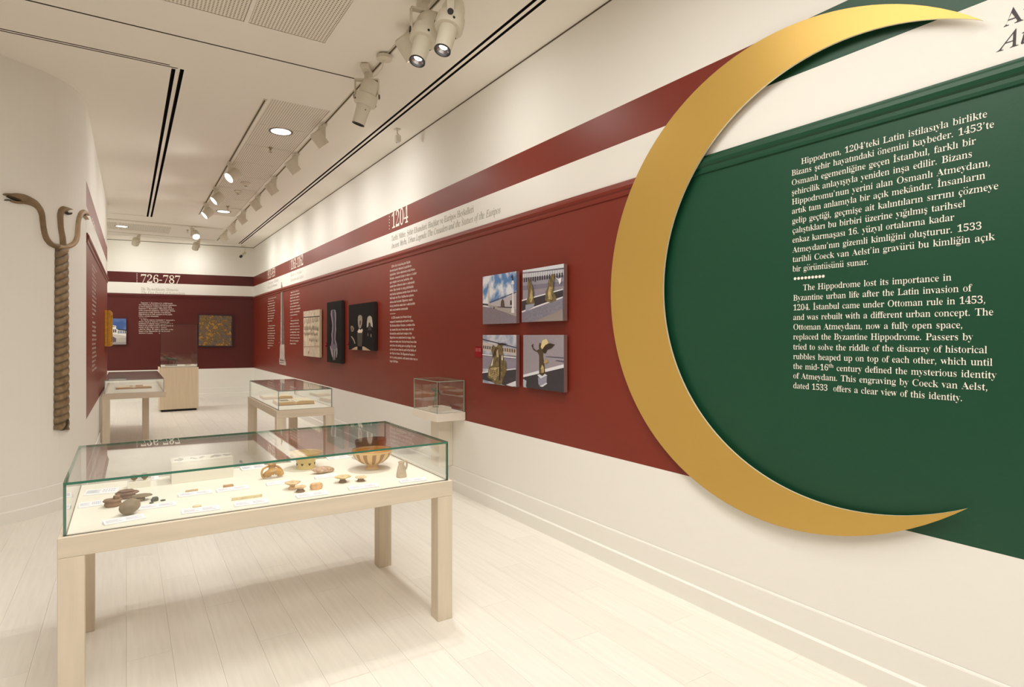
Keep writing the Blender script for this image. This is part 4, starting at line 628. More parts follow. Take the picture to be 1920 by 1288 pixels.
column(RW, w_right, 'narrow white text column right of the obelisk cut-out', t11, e11, 544, 564, 550, 645, 9, 9, .062)
t7 = ["İmparator V. Konstantinos’un verdiği buyruk", "Ayia Euphemia’da ikonların duvarlardan kaldırılması", "ve kutsal imgelerin yasaklanması olarak bilinir.", "İmparator V. Konstantinos, Milion’daki sahneleri",
      "araba yarışlarıyla değiştirmiş, dini konular silinmiş,", "imparatorun sevdiği sürücüler resmedilmiştir.", "Hippodrom’un en ünlü yarışçıları da bu yapıda", "böylece yerlerini almışlardır."]
e7 = ["In 754 the emperor Constantine V summoned a", "church council at which the veneration and", "production of religious images was prohibited. It", "replaced the painted scenes of the six councils in",
      "murals on the ceiling of the monument", "called the Milion. He replaced them with secular", "images of the Hippodrome and his favourite", "charioteer Uranicus."]
column(BW, w_back, 'white text column under the numerals 726-787', t7, e7, 260, 332, 568.5, 625.5, 8, 8, .062)
tl = ["İmparator Theodosius’un", "dikilitaşı burada", "kurulmuştur. Taşın", "kabartmalarında yarışlar", "ve dansçılar görülür.", "Spina boyunca dizilen", "heykeller arasında", "Yılanlı Sütun da vardır.", "Halk buradan seyreder", "ve renkleri destekler.", "Mavi ve Yeşil gruplar", "karşılıklı oturur."]
column(LW, w_left, 'slanting white text column on the left red wall', tl, tl[::-1], 172.5, 181, 497, 697, 12, 12, .062)
mb = MB(); u0, z = LW.px(172, 425); letters(mb, LW, '330', u0, z, .24, fit=.7); text_obj('lettering', 'white numerals on the upper band of the left wall', mb, M_text, w_left)

# ================================================================ CRESCENT
OFF, TK = .034, .012
cY, cZ, cR = 1.811, 1.897, 1.274; iY, iZ, iR = 1.508, 1.889, 1.100
dd = math.hypot(iY-cY, iZ-cZ); a_ = (cR**2-iR**2+dd**2)/(2*dd); h_ = math.sqrt(cR**2-a_**2)
ex, ez = (iY-cY)/dd, (iZ-cZ)/dd; mY, mZ = cY+a_*ex, cZ+a_*ez
T1, T2 = (mY-h_*ez, mZ+h_*ex), (mY+h_*ez, mZ-h_*ex)
if T1[1] < T2[1]: T1, T2 = T2, T1
def arc(cy, cz, r, p, q, n, ccw):
    a0 = math.atan2(p[1]-cz, p[0]-cy); a1 = math.atan2(q[1]-cz, q[0]-cy)
    if ccw and a1 < a0: a1 += 2*math.pi
    if not ccw and a1 > a0: a1 -= 2*math.pi
    return [(cy+r*math.cos(a0+(a1-a0)*i/n), cz+r*math.sin(a0+(a1-a0)*i/n)) for i in range(n+1)]
N = 96
oa = arc(cY, cZ, cR, T1, T2, N, False); ia = arc(iY, iZ, iR, T1, T2, N, False)
crescent = empty('crescent', (W, 1.8, T2[1]), 'large flat gold crescent mounted on the wall round the green field', 'crescent')
def plate(i0, i1):
    mb = MB(); vs = []; fs = []; L = i1-i0+1
    for i in range(i0, i1+1):
        for (y, z) in (oa[i], ia[i]):
            for o in (OFF+TK, OFF): vs.append((W-o, y, z))
    for k in range(L-1):
        a = k*4; b = a+4
        mb_f = [(a, b, b+2, a+2), (a+1, a+3, b+3, b+1)]; fs += mb_f
    mb.add(vs, fs, 0); mb.add(vs, [(k*4, k*4+1, k*4+5, k*4+4) for k in range(L-1)]+[(k*4+2, k*4+6, k*4+7, k*4+3) for k in range(L-1)]+[(0, 2, 3, 1), ((L-1)*4, (L-1)*4+1, (L-1)*4+3, (L-1)*4+2)], 1)
    me = bpy.data.meshes.new('gold_plate'); me.from_pydata([(x-W, y-1.8, z-T2[1]) for x, y, z in mb.v], [], mb.f)
    me.materials.append(M_gold); me.materials.append(M_goldedge)
    for p, mi in zip(me.polygons, mb.m): p.material_index = mi
    bm = bmesh.new(); bm.from_mesh(me); bmesh.ops.remove_doubles(bm, verts=bm.verts, dist=1e-6); bmesh.ops.recalc_face_normals(bm, faces=bm.faces); bm.to_mesh(me); bm.free()
    o = bpy.data.objects.new('gold_plate', me); C.objects.link(o); o.parent = crescent; return o
seam = min(range(N), key=lambda i: abs(oa[i][0]+ia[i][0]-2*(-RW.px(1395, 150)[0])) + (0 if oa[i][1] > 2 else 99))
plate(0, seam); pl2 = plate(seam, N)
for k in (6, 20, 36, 50, 66, 80, 91):
    y, z = ((oa[k][0]+ia[k][0])/2, (oa[k][1]+ia[k][1])/2); r = .012 if 8 < k < 88 else .006
    mb = MB().lathe([(r, .0006), (r, OFF+.001)], 10, M=Matrix.Rotation(math.radians(-90), 4, 'Y'), loc=(0, y-1.8, z-T2[1])); mb.build('standoff', M_lampdark, crescent)
# ================================================================ WALL-MOUNTED THINGS
PM = {}
def pm(c, n=0, sc=60, st=(1, 1, 1), r=.45):
    k = (c, n, sc, st)
    if k not in PM: PM[k] = mat('print_%02d' % len(PM), c, r, noise_amt=n, scale=sc, stretch=st)
    return PM[k]
def picture(name, label, cat, plane, x0, x1, yt, yb, th, layers, side, group=None, gap=.012, ymid=None):
    """flat print mounted on a block; x0,x1 picture columns of the front face, yt,yb rows at x0"""
    u0, zt = plane.px(x0, yt, th+gap); u1, _ = plane.px(x1, yt, th+gap); _, zb = plane.px(x0, yb, th+gap)
    uc = (u0+u1)/2; c = plane.at(uc, zb); o = empty(name, c, label, cat, group)
    def L(u, z, off): p = plane.at(u, z, off); return (p[0]-c[0], p[1]-c[1], p[2]-c[2])
    mb = MB(); ps = []
    for off in (gap, gap+th-.001):
        ps += [L(u0, zb, off), L(u1, zb, off), L(u1, zt, off), L(u0, zt, off)]
    mb.add(ps, [(0, 1, 2, 3), (4, 7, 6, 5), (0, 4, 5, 1), (1, 5, 6, 2), (2, 6, 7, 3), (3, 7, 4, 0)]); bb = mb.build('backing_block', side, o)
    mb = MB(); ps = []                         # hanging cleat between block and wall
    m_ = (u1-u0)*.25
    for off in (0, gap+.001): ps += [L(u0+m_, zt-.12, off), L(u1-m_, zt-.12, off), L(u1-m_, zt-.07, off), L(u0+m_, zt-.07, off)]
    mb.add(ps, [(0, 1, 2, 3), (4, 7, 6, 5), (0, 4, 5, 1), (1, 5, 6, 2), (2, 6, 7, 3), (3, 7, 4, 0)]); mb.build('hanging_cleat', M_lampdark, bb)
    mats = []; mb = MB()
    for i, (mt, poly) in enumerate(layers):
        if mt not in mats: mats.append(mt)
        poly = [(min(1, max(0, a)), min(1, max(0, b))) for a, b in poly]
        off = gap+th-.0008+.00022*i; vs = [L(u0+(u1-u0)*a, zb+(zt-zb)*b, off) for a, b in poly]
        mb.add(vs, tessellate_polygon([[Vector((a, b, 0)) for a, b in poly]]), mats.index(mt))
    me = bpy.data.meshes.new('print'); me.from_pydata(mb.v, [], mb.f)
    for m in mats: me.materials.append(m)
    for p, mi in zip(me.polygons, mb.m): p.material_index = mi
    q = bpy.data.objects.new('print', me); C.objects.link(q); q.parent = o
    return o
FULL = [(0, 0), (1, 0), (1, 1), (0, 1)]
def q(c, *p, **k):
    if c in (BR, BRL): k.setdefault('n', .45); k.setdefault('sc', 34)
    return (pm(c, **k), list(p))
def sky(c1, c2, sc=3.0):
    m = bpy.data.materials.new('print_sky'); m.use_nodes = True; nt = m.node_tree; b = nt.nodes['Principled BSDF']
    tc = nt.nodes.new('ShaderNodeTexCoord'); nz = nt.nodes.new('ShaderNodeTexNoise'); nz.inputs['Scale'].default_value = sc; nz.inputs['Detail'].default_value = 6
    rp = nt.nodes.new('ShaderNodeValToRGB'); rp.color_ramp.elements[0].position = .44; rp.color_ramp.elements[1].position = .58
    rp.color_ramp.elements[0].color = lin(c1); rp.color_ramp.elements[1].color = lin(c2)
    nt.links.new(tc.outputs['Object'], nz.inputs[0]); nt.links.new(nz.outputs[0], rp.inputs[0]); nt.links.new(rp.outputs[0], b.inputs['Base Color']); return m
BR, BRL, DK = (112, 96, 62), (178, 158, 108), (48, 42, 44)
side_g = mat('picture_side', (128, 96, 92), .6)
A = [(sky((84, 128, 182), (222, 224, 230), 7), FULL), q((128, 118, 128), (0, 0), (1, 0), (1, .2), (0, .38), n=.08),
     q((182, 176, 182), (.2, .42), (1, .57), (1, .26), (.3, .36)), q((84, 80, 92), (.2, .45), (1, .61), (1, .585), (.2, .435)),
     q((165, 155, 152), (.12, .385), (1, .13), (1, .27), (.2, .4), n=.1), q((62, 58, 66), (0, .44), (.18, .42), (.18, .385), (0, .40)),
     q((60, 55, 60), (.42, .35), (.95, .315), (.95, .29), (.5, .33)), q((196, 186, 164), (.175, .40), (.222, .39), (.212, .8), (.2, .83), (.188, .8)),
     q((228, 224, 228), (.885, .29), (.935, .28), (.918, .76), (.9, .76)), q((225, 222, 226), (.865, .76), (.945, .76), (.93, .83), (.88, .83)),
     q(DK, (.885, .83), (.915, .83), (.91, .93), (.89, .94), (.85, .9), (.885, .88)), q((86, 70, 58), (.56, .33), (.68, .33), (.66, .45), (.62, .5), (.57, .44)),
     q((60, 52, 50), (.83, .36), (.885, .36), (.875, .45), (.84, .45)), q((222, 218, 222), (.87, .2), (.95, .2), (.95, .3), (.87, .3)), q(DK, (.35, .31), (.38, .31), (.38, .35), (.35, .35))]
Bp = [q((150, 142, 152), *FULL, n=.05), q((214, 220, 228), (0, .97), (1, .9), (1, 1), (0, 1)), q((208, 208, 216), (0, .86), (1, .8), (1, .92), (0, .93)),
      q((92, 90, 104), (.14, .945), (1, .93), (1, .905), (.14, .93)), q((150, 148, 160), (0, .72), (1, .66), (1, .76), (0, .78)), q((124, 118, 136), (0, .615), (1, .61), (1, .69), (0, .70))]
for k in range(17):
    u = .03+k*.058; w = .028; v = .80-.0*k; Bp.append(q((44, 42, 52), (u, .765), (u+w, .765), (u+w, .845), (u, .845)))
for k in range(17): u = .06+k*.058; Bp.append(q((88, 88, 100), (u, .84), (u+.006, .84), (u+.006, .93), (u, .93)))
Bp += [q((226, 224, 230), (0, .43), (1, .56), (1, .54), (0, .405)), q((56, 50, 56), (0, .405), (1, .54), (1, .41), (0, .21), n=.1), q((226, 222, 226), (0, .215), (1, .425), (1, .40), (0, .185)),
       q((126, 122, 136), (0, .185), (1, .40), (1, .2), (.3, 0), (0, 0), n=.18), q((146, 134, 130), (.3, 0), (1, .2), (1, 0)), q((150, 152, 168), (.1, .2), (.3, .27), (.34, .34), (.1, .33)),
       q(BR, (.11, .37), (.18, .33), (.34, .34), (.31, .45), (.3, .6), (.27, .68), (.245, .72), (.24, .8), (.2, .81), (.17, .76), (.14, .68), (.17, .6), (.16, .48)),
       q(BRL, (.2, .4), (.24, .36), (.29, .44), (.27, .58), (.24, .64), (.22, .52)), q(BR, (.59, .38), (.72, .33), (.86, .37), (.84, .44), (.79, .52), (.78, .62), (.8, .72), (.82, .82), (.76, .85), (.72, .8), (.67, .73), (.66, .62), (.61, .55)),
       q(BRL, (.66, .4), (.76, .38), (.73, .5), (.77, .6), (.7, .63), (.66, .52)), q((232, 230, 232), (.82, .79), (.9, .74), (.97, .76), (.96, .68), (.93, .64), (.9, .72)), q(DK, (.34, .74), (.36, .74), (.36, .79), (.34, .79))]
Cp = [(sky((150, 160, 182), (196, 198, 208), 9), FULL), q((196, 188, 184), (0, .86), (1, .72), (1, .6), (0, .68)), q((70, 66, 78), (0, .92), (1, .765), (1, .745), (0, .895)), q((140, 132, 138), (0, .6), (1, .6), (1, .46), (0, .46)), q((140, 134, 150), (0, .3), (1, .3), (1, .56), (0, .57), n=.06)]
for k in range(15):
    u = .02+k*.066; v = .66+.004*(14-k); Cp.append(q((58, 50, 52) if k < 6 else (110, 82, 58), (u, v), (u+.032, v-.003), (u+.032, v+.06), (u, v+.07)))
Cp += [q((228, 228, 234), (0, .6), (1, .57), (1, .55), (0, .58)), q((222, 222, 230), (0, .225), (.3, .27), (1, .36), (1, .34), (0, .2)), q((58, 54, 60), (0, .2), (1, .34), (1, .1), (.75, 0), (.5, .03), (0, .07), n=.12), q((214, 214, 222), (.72, .02), (1, .12), (1, .02), (.9, 0)),
       q(BR, (.17, .12), (.3, .08), (.4, 0), (.6, .02), (.66, .16), (.74, .3), (.72, .48), (.66, .5), (.64, .62), (.6, .76), (.66, .82), (.5, .82), (.44, .74), (.34, .8), (.28, .7), (.33, .55), (.27, .42), (.2, .3)),
       q(BRL, (.2, .16), (.4, .08), (.52, .2), (.52, .36), (.36, .34), (.22, .3))]
for k in range(5): Cp.append(q((66, 52, 34), (.24, .15+k*.035), (.38, .12+k*.035), (.5, .17+k*.035), (.5, .18+k*.035), (.38, .132+k*.035), (.24, .16+k*.035)))
Cp += [q((222, 214, 200), (.27, .36), (.33, .5), (.36, .54), (.33, .38)), q((60, 48, 40), (.52, .1), (.56, .1), (.57, .6), (.53, .6)), q((226, 218, 200), (.6, .5), (.64, .5), (.63, .6), (.61, .58)), q(DK, (.48, .82), (.56, .8), (.8, .82), (.6, .84)), q((66, 52, 40), (.33, .55), (.42, .6), (.45, .76), (.38, .68)), q((182, 166, 134), (.46, .55), (.52, .56), (.5, .72), (.45, .66))]
Dp = [q((150, 142, 150), *FULL, n=.04), q((88, 84, 104), (.55, .6), (1, .585), (1, .61), (.6, .615)), q((88, 84, 104), (.8, .54), (1, .52), (1, .55), (.85, .555)),
      q((54, 50, 56), (0, .1), (.1, 0), (1, 0), (1, .46), (0, .2), n=.12), q((222, 220, 226), (0, .19), (1, .43), (1, .49), (0, .24)), q((170, 178, 192), (0, .02), (.07, 0), (.09, .13), (0, .16)),
      q((212, 212, 222), (.37, .26), (.45, .2), (.62, .27), (.52, .31)), q((146, 144, 160), (.39, .22), (.45, .2), (.61, .26), (.6, .12), (.48, .06), (.4, .09), n=.1), q((206, 206, 214), (.42, .06), (.5, .05), (.62, .12), (.6, .14), (.48, .08)),
      q((76, 62, 40), (.42, .28), (.5, .25), (.57, .3), (.55, .45), (.52, .6), (.52, .74), (.47, .84), (.43, .86), (.41, .8), (.42, .74), (.35, .71), (.27, .76), (.27, .84), (.22, .8), (.27, .72), (.38, .68), (.42, .62), (.42, .42)),
      q(BRL, (.46, .3), (.54, .32), (.53, .42), (.49, .46), (.46, .38)), q((216, 198, 148), (.46, .78), (.5, .9), (.6, .93), (.65, .86), (.57, .8), (.5, .73)), q((48, 36, 26), (.49, .73), (.58, .82), (.68, .85), (.8, .83), (.72, .76), (.62, .73), (.58, .66), (.52, .68)), q((170, 146, 98), (.53, .5), (.6, .58), (.65, .52), (.58, .47))]
G4 = 'four square photographs on the red wall'
for (nm, lb, lay, a) in (('photo_panel', 'photograph of an obelisk and column under blue sky, upper left of four', A, (905, 968, 519, 608)),
                         ('photo_panel', 'photograph of two bronze statues in a dry basin, upper right of four', Bp, (980, 1057, 507, 604)),
                         ('photo_panel', 'photograph of a tangled bronze group with a ribbed hull, lower left of four', Cp, (905, 968, 628, 717.5)),
                         ('photo_panel', 'photograph of a winged statue on a white plinth, lower right of four', Dp, (981, 1057, 628, 726))):
    picture(nm, lb, 'photograph', RW, a[0], a[1], a[2], a[3], .035, lay, side_g, G4)
# stone relief print
S = [(mat('print_stone', (206, 190, 166), .6, noise_amt=.22, scale=9, stretch=(1, 1, 1)), FULL), q((60, 50, 38), (0, .855), (1, .845), (1, .865), (0, .875))]
for row, (v, h, n) in enumerate(((.73, .12, 11), (.57, .1, 12), (.46, .07, 11), (.33, .07, 8))):
    for k in range(n):
        u = .06+k*.9/n+R.uniform(-.01, .01); dv = R.uniform(-.02, .02); g = R.choice([(116, 98, 74), (140, 122, 98), (96, 78, 54)])
        if row == 3 and k < 3: continue
        S.append(q(g, (u, v+dv), (u+.035, v+dv+.01), (u+.028, v+dv+h*.8), (u+.012, v+dv+h)))
S += [q((88, 74, 56), (.34, .06), (.38, .06), (.37, .12), (.35, .12)), q((150, 134, 110), (.0, .2), (1, .235), (1, .245), (0, .21))]
picture('photo_panel', 'beige photograph of a carved marble relief with rows of figures', 'photograph', RW, 569, 599, 584, 667, .04, S, mat('relief_side', (196, 180, 150)))
blk = mat('print_black', (15, 12, 12), .6, spec=.15); M_blkside = mat('black_side', (30, 26, 25), .5)
arm = [(blk, FULL)]
def strip(pts): return [(u-w, v) for u, v, w in pts]+[(u+w, v) for u, v, w in pts[::-1]]
AP = [(.42, .87, .06), (.44, .86, .15), (.45, .8, .19), (.48, .72, .16), (.5, .62, .12), (.5, .54, .14), (.46, .46, .15), (.47, .38, .13), (.5, .3, .2), (.47, .25, .25), (.46, .21, .22)]
arm += [(pm((112, 104, 122)), strip(AP)), (pm((56, 48, 62)), strip([(u+.01, v, w*.38) for u, v, w in AP[1:-2]])), (pm((168, 160, 178)), strip([(u-w*.75, v, .02) for u, v, w in AP[1:-2]])),
        (pm((158, 150, 164)), strip([(u+w*.75, v, .025) for u, v, w in AP[1:-2]])), (pm((172, 162, 168)), strip([(.25, .27, .03), (.32, .2, .05), (.36, .14, .04), (.4, .09, .02)])), (pm((142, 130, 136)), strip([(.4, .22, .05), (.43, .14, .04), (.46, .04, .02)])),
        (pm((160, 150, 156)), strip([(.55, .22, .05), (.54, .14, .045), (.55, .05, .02)])), (pm((168, 160, 164)), strip([(.68, .24, .045), (.69, .16, .04), (.66, .09, .02)]))]
picture('photo_panel', 'tall black photograph of a metal forearm with outspread fingers', 'photograph', RW, 613, 640.5, 567.5, 678.5, .04, arm, M_blkside)
hd = [(blk, FULL), q((190, 164, 134), (.1, 0), (.36, 0), (.36, .07), (.27, .06)), q((190, 164, 134), (.56, 0), (.88, 0), (.62, .08), (.56, .08)),
      (pm((62, 56, 48)), strip([(.46, .08, .08), (.46, .25, .1), (.46, .38, .11)])), q((226, 214, 196), (.36, .4), (.4, .37), (.54, .37), (.58, .42), (.55, .46), (.49, .43), (.44, .46)),
      (pm((150, 140, 124)), strip([(.46, .47, .04), (.47, .55, .08), (.47, .65, .09), (.47, .72, .08), (.47, .75, .04)])), (pm((58, 50, 44)), strip([(.47, .53, .012), (.48, .60, .03), (.49, .64, .012)])),
      (pm((140, 130, 116)), strip([(.15, .4, .04), (.16, .46, .07), (.14, .5, .06), (.13, .53, .03)])), (pm((40, 34, 30)), strip([(.15, .42, .02), (.15, .48, .025)])), q((176, 166, 150), (.1, .29), (.13, .3), (.24, .22), (.28, .14), (.25, .13), (.21, .2)),
      (pm((176, 168, 154)), strip([(.83, .5, .09), (.84, .6, .1), (.84, .68, .08), (.84, .715, .04)])), (pm((46, 40, 36)), strip([(.84, .42, .07), (.84, .53, .04), (.83, .58, .02)])), (pm((190, 182, 168)), strip([(.75, .48, .015), (.76, .56, .02), (.79, .63, .02)])),
      (pm((190, 182, 168)), strip([(.94, .48, .015), (.93, .56, .02), (.9, .63, .02)])), q((150, 140, 126), (.77, .3), (.79, .3), (.79, .36), (.77, .36)), q((150, 140, 126), (.88, .28), (.91, .28), (.91, .34), (.88, .34))]
picture('photo_panel', 'black photograph of three carved stone heads in a row', 'photograph', RW, 654, 701.5, 572, 655, .04, hd, M_blkside)
# back wall pictures
bp = [(sky((58, 88, 150), (92, 118, 176), 3), FULL), q((232, 230, 226), (0, .08), (0, .68), (.16, .72), (.18, .75), (.42, .72), (.42, .6), (1, .57), (1, .3), (.5, .3)), q((30, 26, 34), (.5, .6), (1, .57), (1, .53), (.5, .56))]
for k in range(4): u = .05+k*.09; bp.append(q((30, 26, 30), (u, .68), (u+.05, .675), (u+.05, .71), (u, .715)))
for k in range(4):
    u = .03+k*.11; bp.append(q((58, 30, 30), (u, .46), (u+.07, .46), (u+.07, .57), (u+.035, .6), (u, .57)))
for k in range(5): u = .52+k*.1; bp.append(q((70, 84, 120), (u, .42), (u+.055, .42), (u+.06, .53), (u, .54)))
bp += [q((150, 144, 146), (0, 0), (1, 0), (1, .12), (0, .1)), q((176, 168, 162), (.1, .36), (.9, .3), (1, .28), (1, .1), (.12, .08)), q((84, 78, 88), (.12, .08), (.42, .1), (.42, .24), (.14, .34)), q((192, 186, 180), (.14, .37), (.42, .24), (1, .27), (1, .33), (.3, .4)), q((40, 36, 40), (.15, .74), (.19, .74), (.18, .8), (.16, .8))]
picture('photo_panel', 'small photograph of white arcades under deep blue sky', 'photograph', BW, 204, 236.5, 597, 646, .05, bp, side_g)
def textile():
    m = bpy.data.materials.new('woven_silk_print'); m.use_nodes = True; nt = m.node_tree; b = nt.nodes['Principled BSDF']
    tc = nt.nodes.new('ShaderNodeTexCoord'); n1 = nt.nodes.new('ShaderNodeTexNoise'); n1.inputs['Scale'].default_value = 10; n1.inputs['Detail'].default_value = 8; n1.inputs['Roughness'].default_value = .75
    n2 = nt.nodes.new('ShaderNodeTexVoronoi'); n2.inputs['Scale'].default_value = 34
    for n in (n1, n2): nt.links.new(tc.outputs['Object'], n.inputs[0])
    rp = nt.nodes.new('ShaderNodeValToRGB'); e = rp.color_ramp.elements; e[0].position = .36; e[0].color = lin((48, 50, 74)); e[1].position = .62; e[1].color = lin((176, 128, 54))
    for p, c in ((.45, (84, 80, 92)), (.5, (128, 104, 60)), (.56, (58, 42, 26)), (.585, (150, 112, 50))): k = e.new(p); k.color = lin(c)
    v = mathn(nt, 'ADD', n1.outputs[0], mathn(nt, 'MULTIPLY', mathn(nt, 'SUBTRACT', n2.outputs[0], .3), .12)); nt.links.new(v, rp.inputs[0]); nt.links.new(rp.outputs[0], b.inputs['Base Color']); b.inputs['Roughness'].default_value = .6
    return m
picture('photo_panel', 'blue and gold woven textile photograph on a dark square panel', 'photograph', BW, 371, 436.5, 589.5, 650, .05, [(pm((34, 28, 42)), FULL), (textile(), [(.03, .04), (.97, .02), (.95, .5), (.97, .96), (.04, .98)])], M_blkside)
# gilded frame seen from its edge on the left wall
def gilded_frame():
    y0, y1, z0, z1 = 11.75, 12.85, 1.43, 2.02
    k = (12.97-7.4); d = LW.d; c = LW.at((y1-7.4), z0); u0, u1 = y0-7.4, y1-7.4
    o = empty('gilded_frame', c, 'gilt picture frame seen edge-on on the left red wall', 'frame')
    def L(u, z, off): p = LW.at(u, z, off); return (p[0]-c[0], p[1]-c[1], p[2]-c[2])
    def bar(nm, ua, ub, za, zb, oa_, ob_, m):
        ps = []
        for off in (oa_, ob_): ps += [L(ua, za, off), L(ub, za, off), L(ub, zb, off), L(ua, zb, off)]
        return MB().add(ps, [(0, 1, 2, 3), (4, 7, 6, 5), (0, 4, 5, 1), (1, 5, 6, 2), (2, 6, 7, 3), (3, 7, 4, 0)]).build(nm, m, o, bevel=.003)
    g = mat('gilding', (214, 160, 62), .35, .4, .15, 20)
    for nm, ua, ub, za, zb in (('frame_rail', u0, u1, z0, z0+.06), ('frame_rail', u0, u1, z1-.06, z1), ('frame_stile', u0, u0+.06, z0+.06, z1-.06), ('frame_stile', u1-.06, u1, z0+.06, z1-.06)):
        bar(nm, ua, ub, za, zb, .002, .045, g); bar('gilt_moulding', ua, ub, za, zb, .048, .085, g)
    bar('picture_canvas', u0+.06, u1-.06, z0+.06, z1-.06, .01, .04, mat('old_picture', (120, 92, 60), .5, 0, .3, 12))
gilded_frame()
# caption plates
def caption(x0, x1, yt, yb, lab):
    u0, zt = RW.px(x0, yt); u1, _ = RW.px(x1, yt); _, zb = RW.px(x0, yb); c = RW.at(u0, zb)
    o = empty('caption_plate', c, lab, 'label', 'clear red caption plates on the right wall')
    m1, m2 = mat('caption_red', (150, 36, 44), .2), mat('caption_ink', (206, 130, 130), .5)
    def B(nm, a, b, za, zb_, o0, o1, m): MB().box((-o1, -b, za), (-o0, -a, zb_)).build(nm, m, o)
    w = u1-u0; B('plate', 0, w, 0, zt-zb, 0, .008, m1)
    for k in range(3):
        for s_ in (.08, .54): B('caption_line', w*s_, w*(s_+.38), (zt-zb)*(.8-k*.12), (zt-zb)*(.84-k*.12), .008, .0088, m2)
caption(892, 904, 650, 669, 'small red caption plate beside the lower left square photograph')
caption(611, 613, 643, 650, 'tiny red caption plate at the left edge of the forearm photograph')
caption(652, 654, 641, 647, 'tiny red caption plate at the left edge of the stone heads photograph')
caption(523, 525.5, 640, 647, 'tiny red caption plate at the left of the obelisk cut-out')

# obelisk cut-out
def cutout(plane, pts, off, m):
    P = [plane.px(x, y, off) for x, y in pts]; return P
ob = empty('obelisk_cutout', RW.at(*RW.px(529, 684)), 'grey photographic cut-out of a masonry obelisk on a stepped base', 'cut-out')
oc = ob.location.copy()
mst = mat('obelisk_stone', (158, 142, 134), .6, 0, .3, 5, (1, 1, 3)); mst2 = mat('obelisk_stone_light', (186, 172, 162), .6, 0, .2, 5); mdk = mat('obelisk_stone_dark', (96, 80, 74), .6)
def slab(nm, pts, o0, o1, m):
    P = [RW.px(x, y) for x, y in pts]; n = len(P); vs = [RW.at(u, z, o0) for u, z in P]+[RW.at(u, z, o1) for u, z in P]
    vs = [tuple(Vector(v)-oc) for v in vs]; fs = [tuple(range(n)), tuple(range(2*n-1, n-1, -1))]+[(i, (i+1) % n, n+(i+1) % n, n+i) for i in range(n)]
    return MB().add(vs, fs).build(nm, m, ob)
slab('shaft', [(526.5, 646), (527.2, 590), (527.7, 540), (528.3, 529), (530.3, 540), (532, 590), (533, 646)], .001, .010, mst)
slab('shaft_side', [(529.8, 646), (529.4, 540), (530.3, 541), (532, 590), (532.8, 646)], .010, .0115, mdk)
slab('pedestal', [(526, 646), (533.5, 646), (534, 673), (525.5, 672)], .001, .012, mst2)
slab('step', [(524.5, 672), (535, 673), (535.5, 678), (524.3, 676)], .001, .014, mst)
slab('step', [(525, 676), (536, 678), (536.6, 685), (525.5, 683)], .001, .016, mst2)
for a in (675, 679): slab('step_shadow_line', [(526, a), (533.5, a+.7), (533.5, a+1.9), (526, a+1.2)], .014, .018, mdk)

# serpent column: low relief that follows the curved wall
def curve_hit(x):
    a, b = ray(x)
    for i in range(len(LEFT)-1):
        p, q_ = Vector(LEFT[i]), Vector(LEFT[i+1]); e = q_-p
        det = a*(-e.y)+e.x*b
        if abs(det) < 1e-9: continue
        t = (p.x*(-e.y)+e.x*p.y)/det; k = (a*p.y-b*p.x)/det
        if -1e-6 <= k <= 1+1e-6 and t > 0: return i+k, t
    return None, None
def on_curve(s_, off):
    i = max(0, min(len(LEFT)-2, int(s_))); k = s_-i; p, q_ = Vector(LEFT[i]), Vector(LEFT[i+1]); e = (q_-p).normalized(); n0 = Vector((e.y, -e.x))
    return p+(q_-p)*k+n0*off
def cp(x, y, off):
    s_, t = curve_hit(x); z = EYE-(y-HY)*t/FPX; p = on_curve(s_, off); return (p.x, p.y, z)
m_sn = mat('aged_bronze_print', (128, 106, 76), .5, 0, .2, 10); m_snd = mat('dark_bronze_print', (56, 42, 28), .6); m_sn2 = mat('pale_bronze_print', (168, 142, 112), .5, 0, .2, 14)
sc_ = empty('serpent_column', cp(114, 808, 0), 'twisted bronze serpent column with three heads, mounted on the curved white wall', 'column')
so = sc_.location.copy()
def relief(nm, pts, depth, m, n=9, par=None):
    """pts: (x, y, halfwidth) in picture measure, laid on the wall and domed"""
    vs = []; fs = []
    for i, (x, y, w) in enumerate(pts):
        a = pts[max(0, i-1)]; b = pts[min(len(pts)-1, i+1)]; t = Vector((b[0]-a[0], b[1]-a[1])).normalized(); nn = Vector((-t.y, t.x))
        for k in range(n):
            f = -1+2*k/(n-1); d = depth*math.sqrt(max(0, 1-f*f))+.001
            vs.append(tuple(Vector(cp(x+nn.x*w*f, y+nn.y*w*f, d))-so))
    L = len(pts)
    for i in range(L-1):
        for k in range(n-1): a = i*n+k; fs.append((a, a+1, a+n+1, a+n))
    return MB().add(vs, fs).build(nm, m, par or sc_, smooth=True)
def smoothpts(p, k=4):
    out = []
    for i in range(len(p)-1):
        p0, p1, p2, p3 = (Vector(p[max(0, i-1)]), Vector(p[i]), Vector(p[i+1]), Vector(p[min(len(p)-1, i+2)]))
        for j in range(k):
            t = j/k; out.append(tuple(.5*((2*p1)+(-p0+p2)*t+(2*p0-5*p1+4*p2-p3)*t*t+(-p0+3*p1-3*p2+p3)*t**3)))
    out.append(tuple(p[-1])); return out
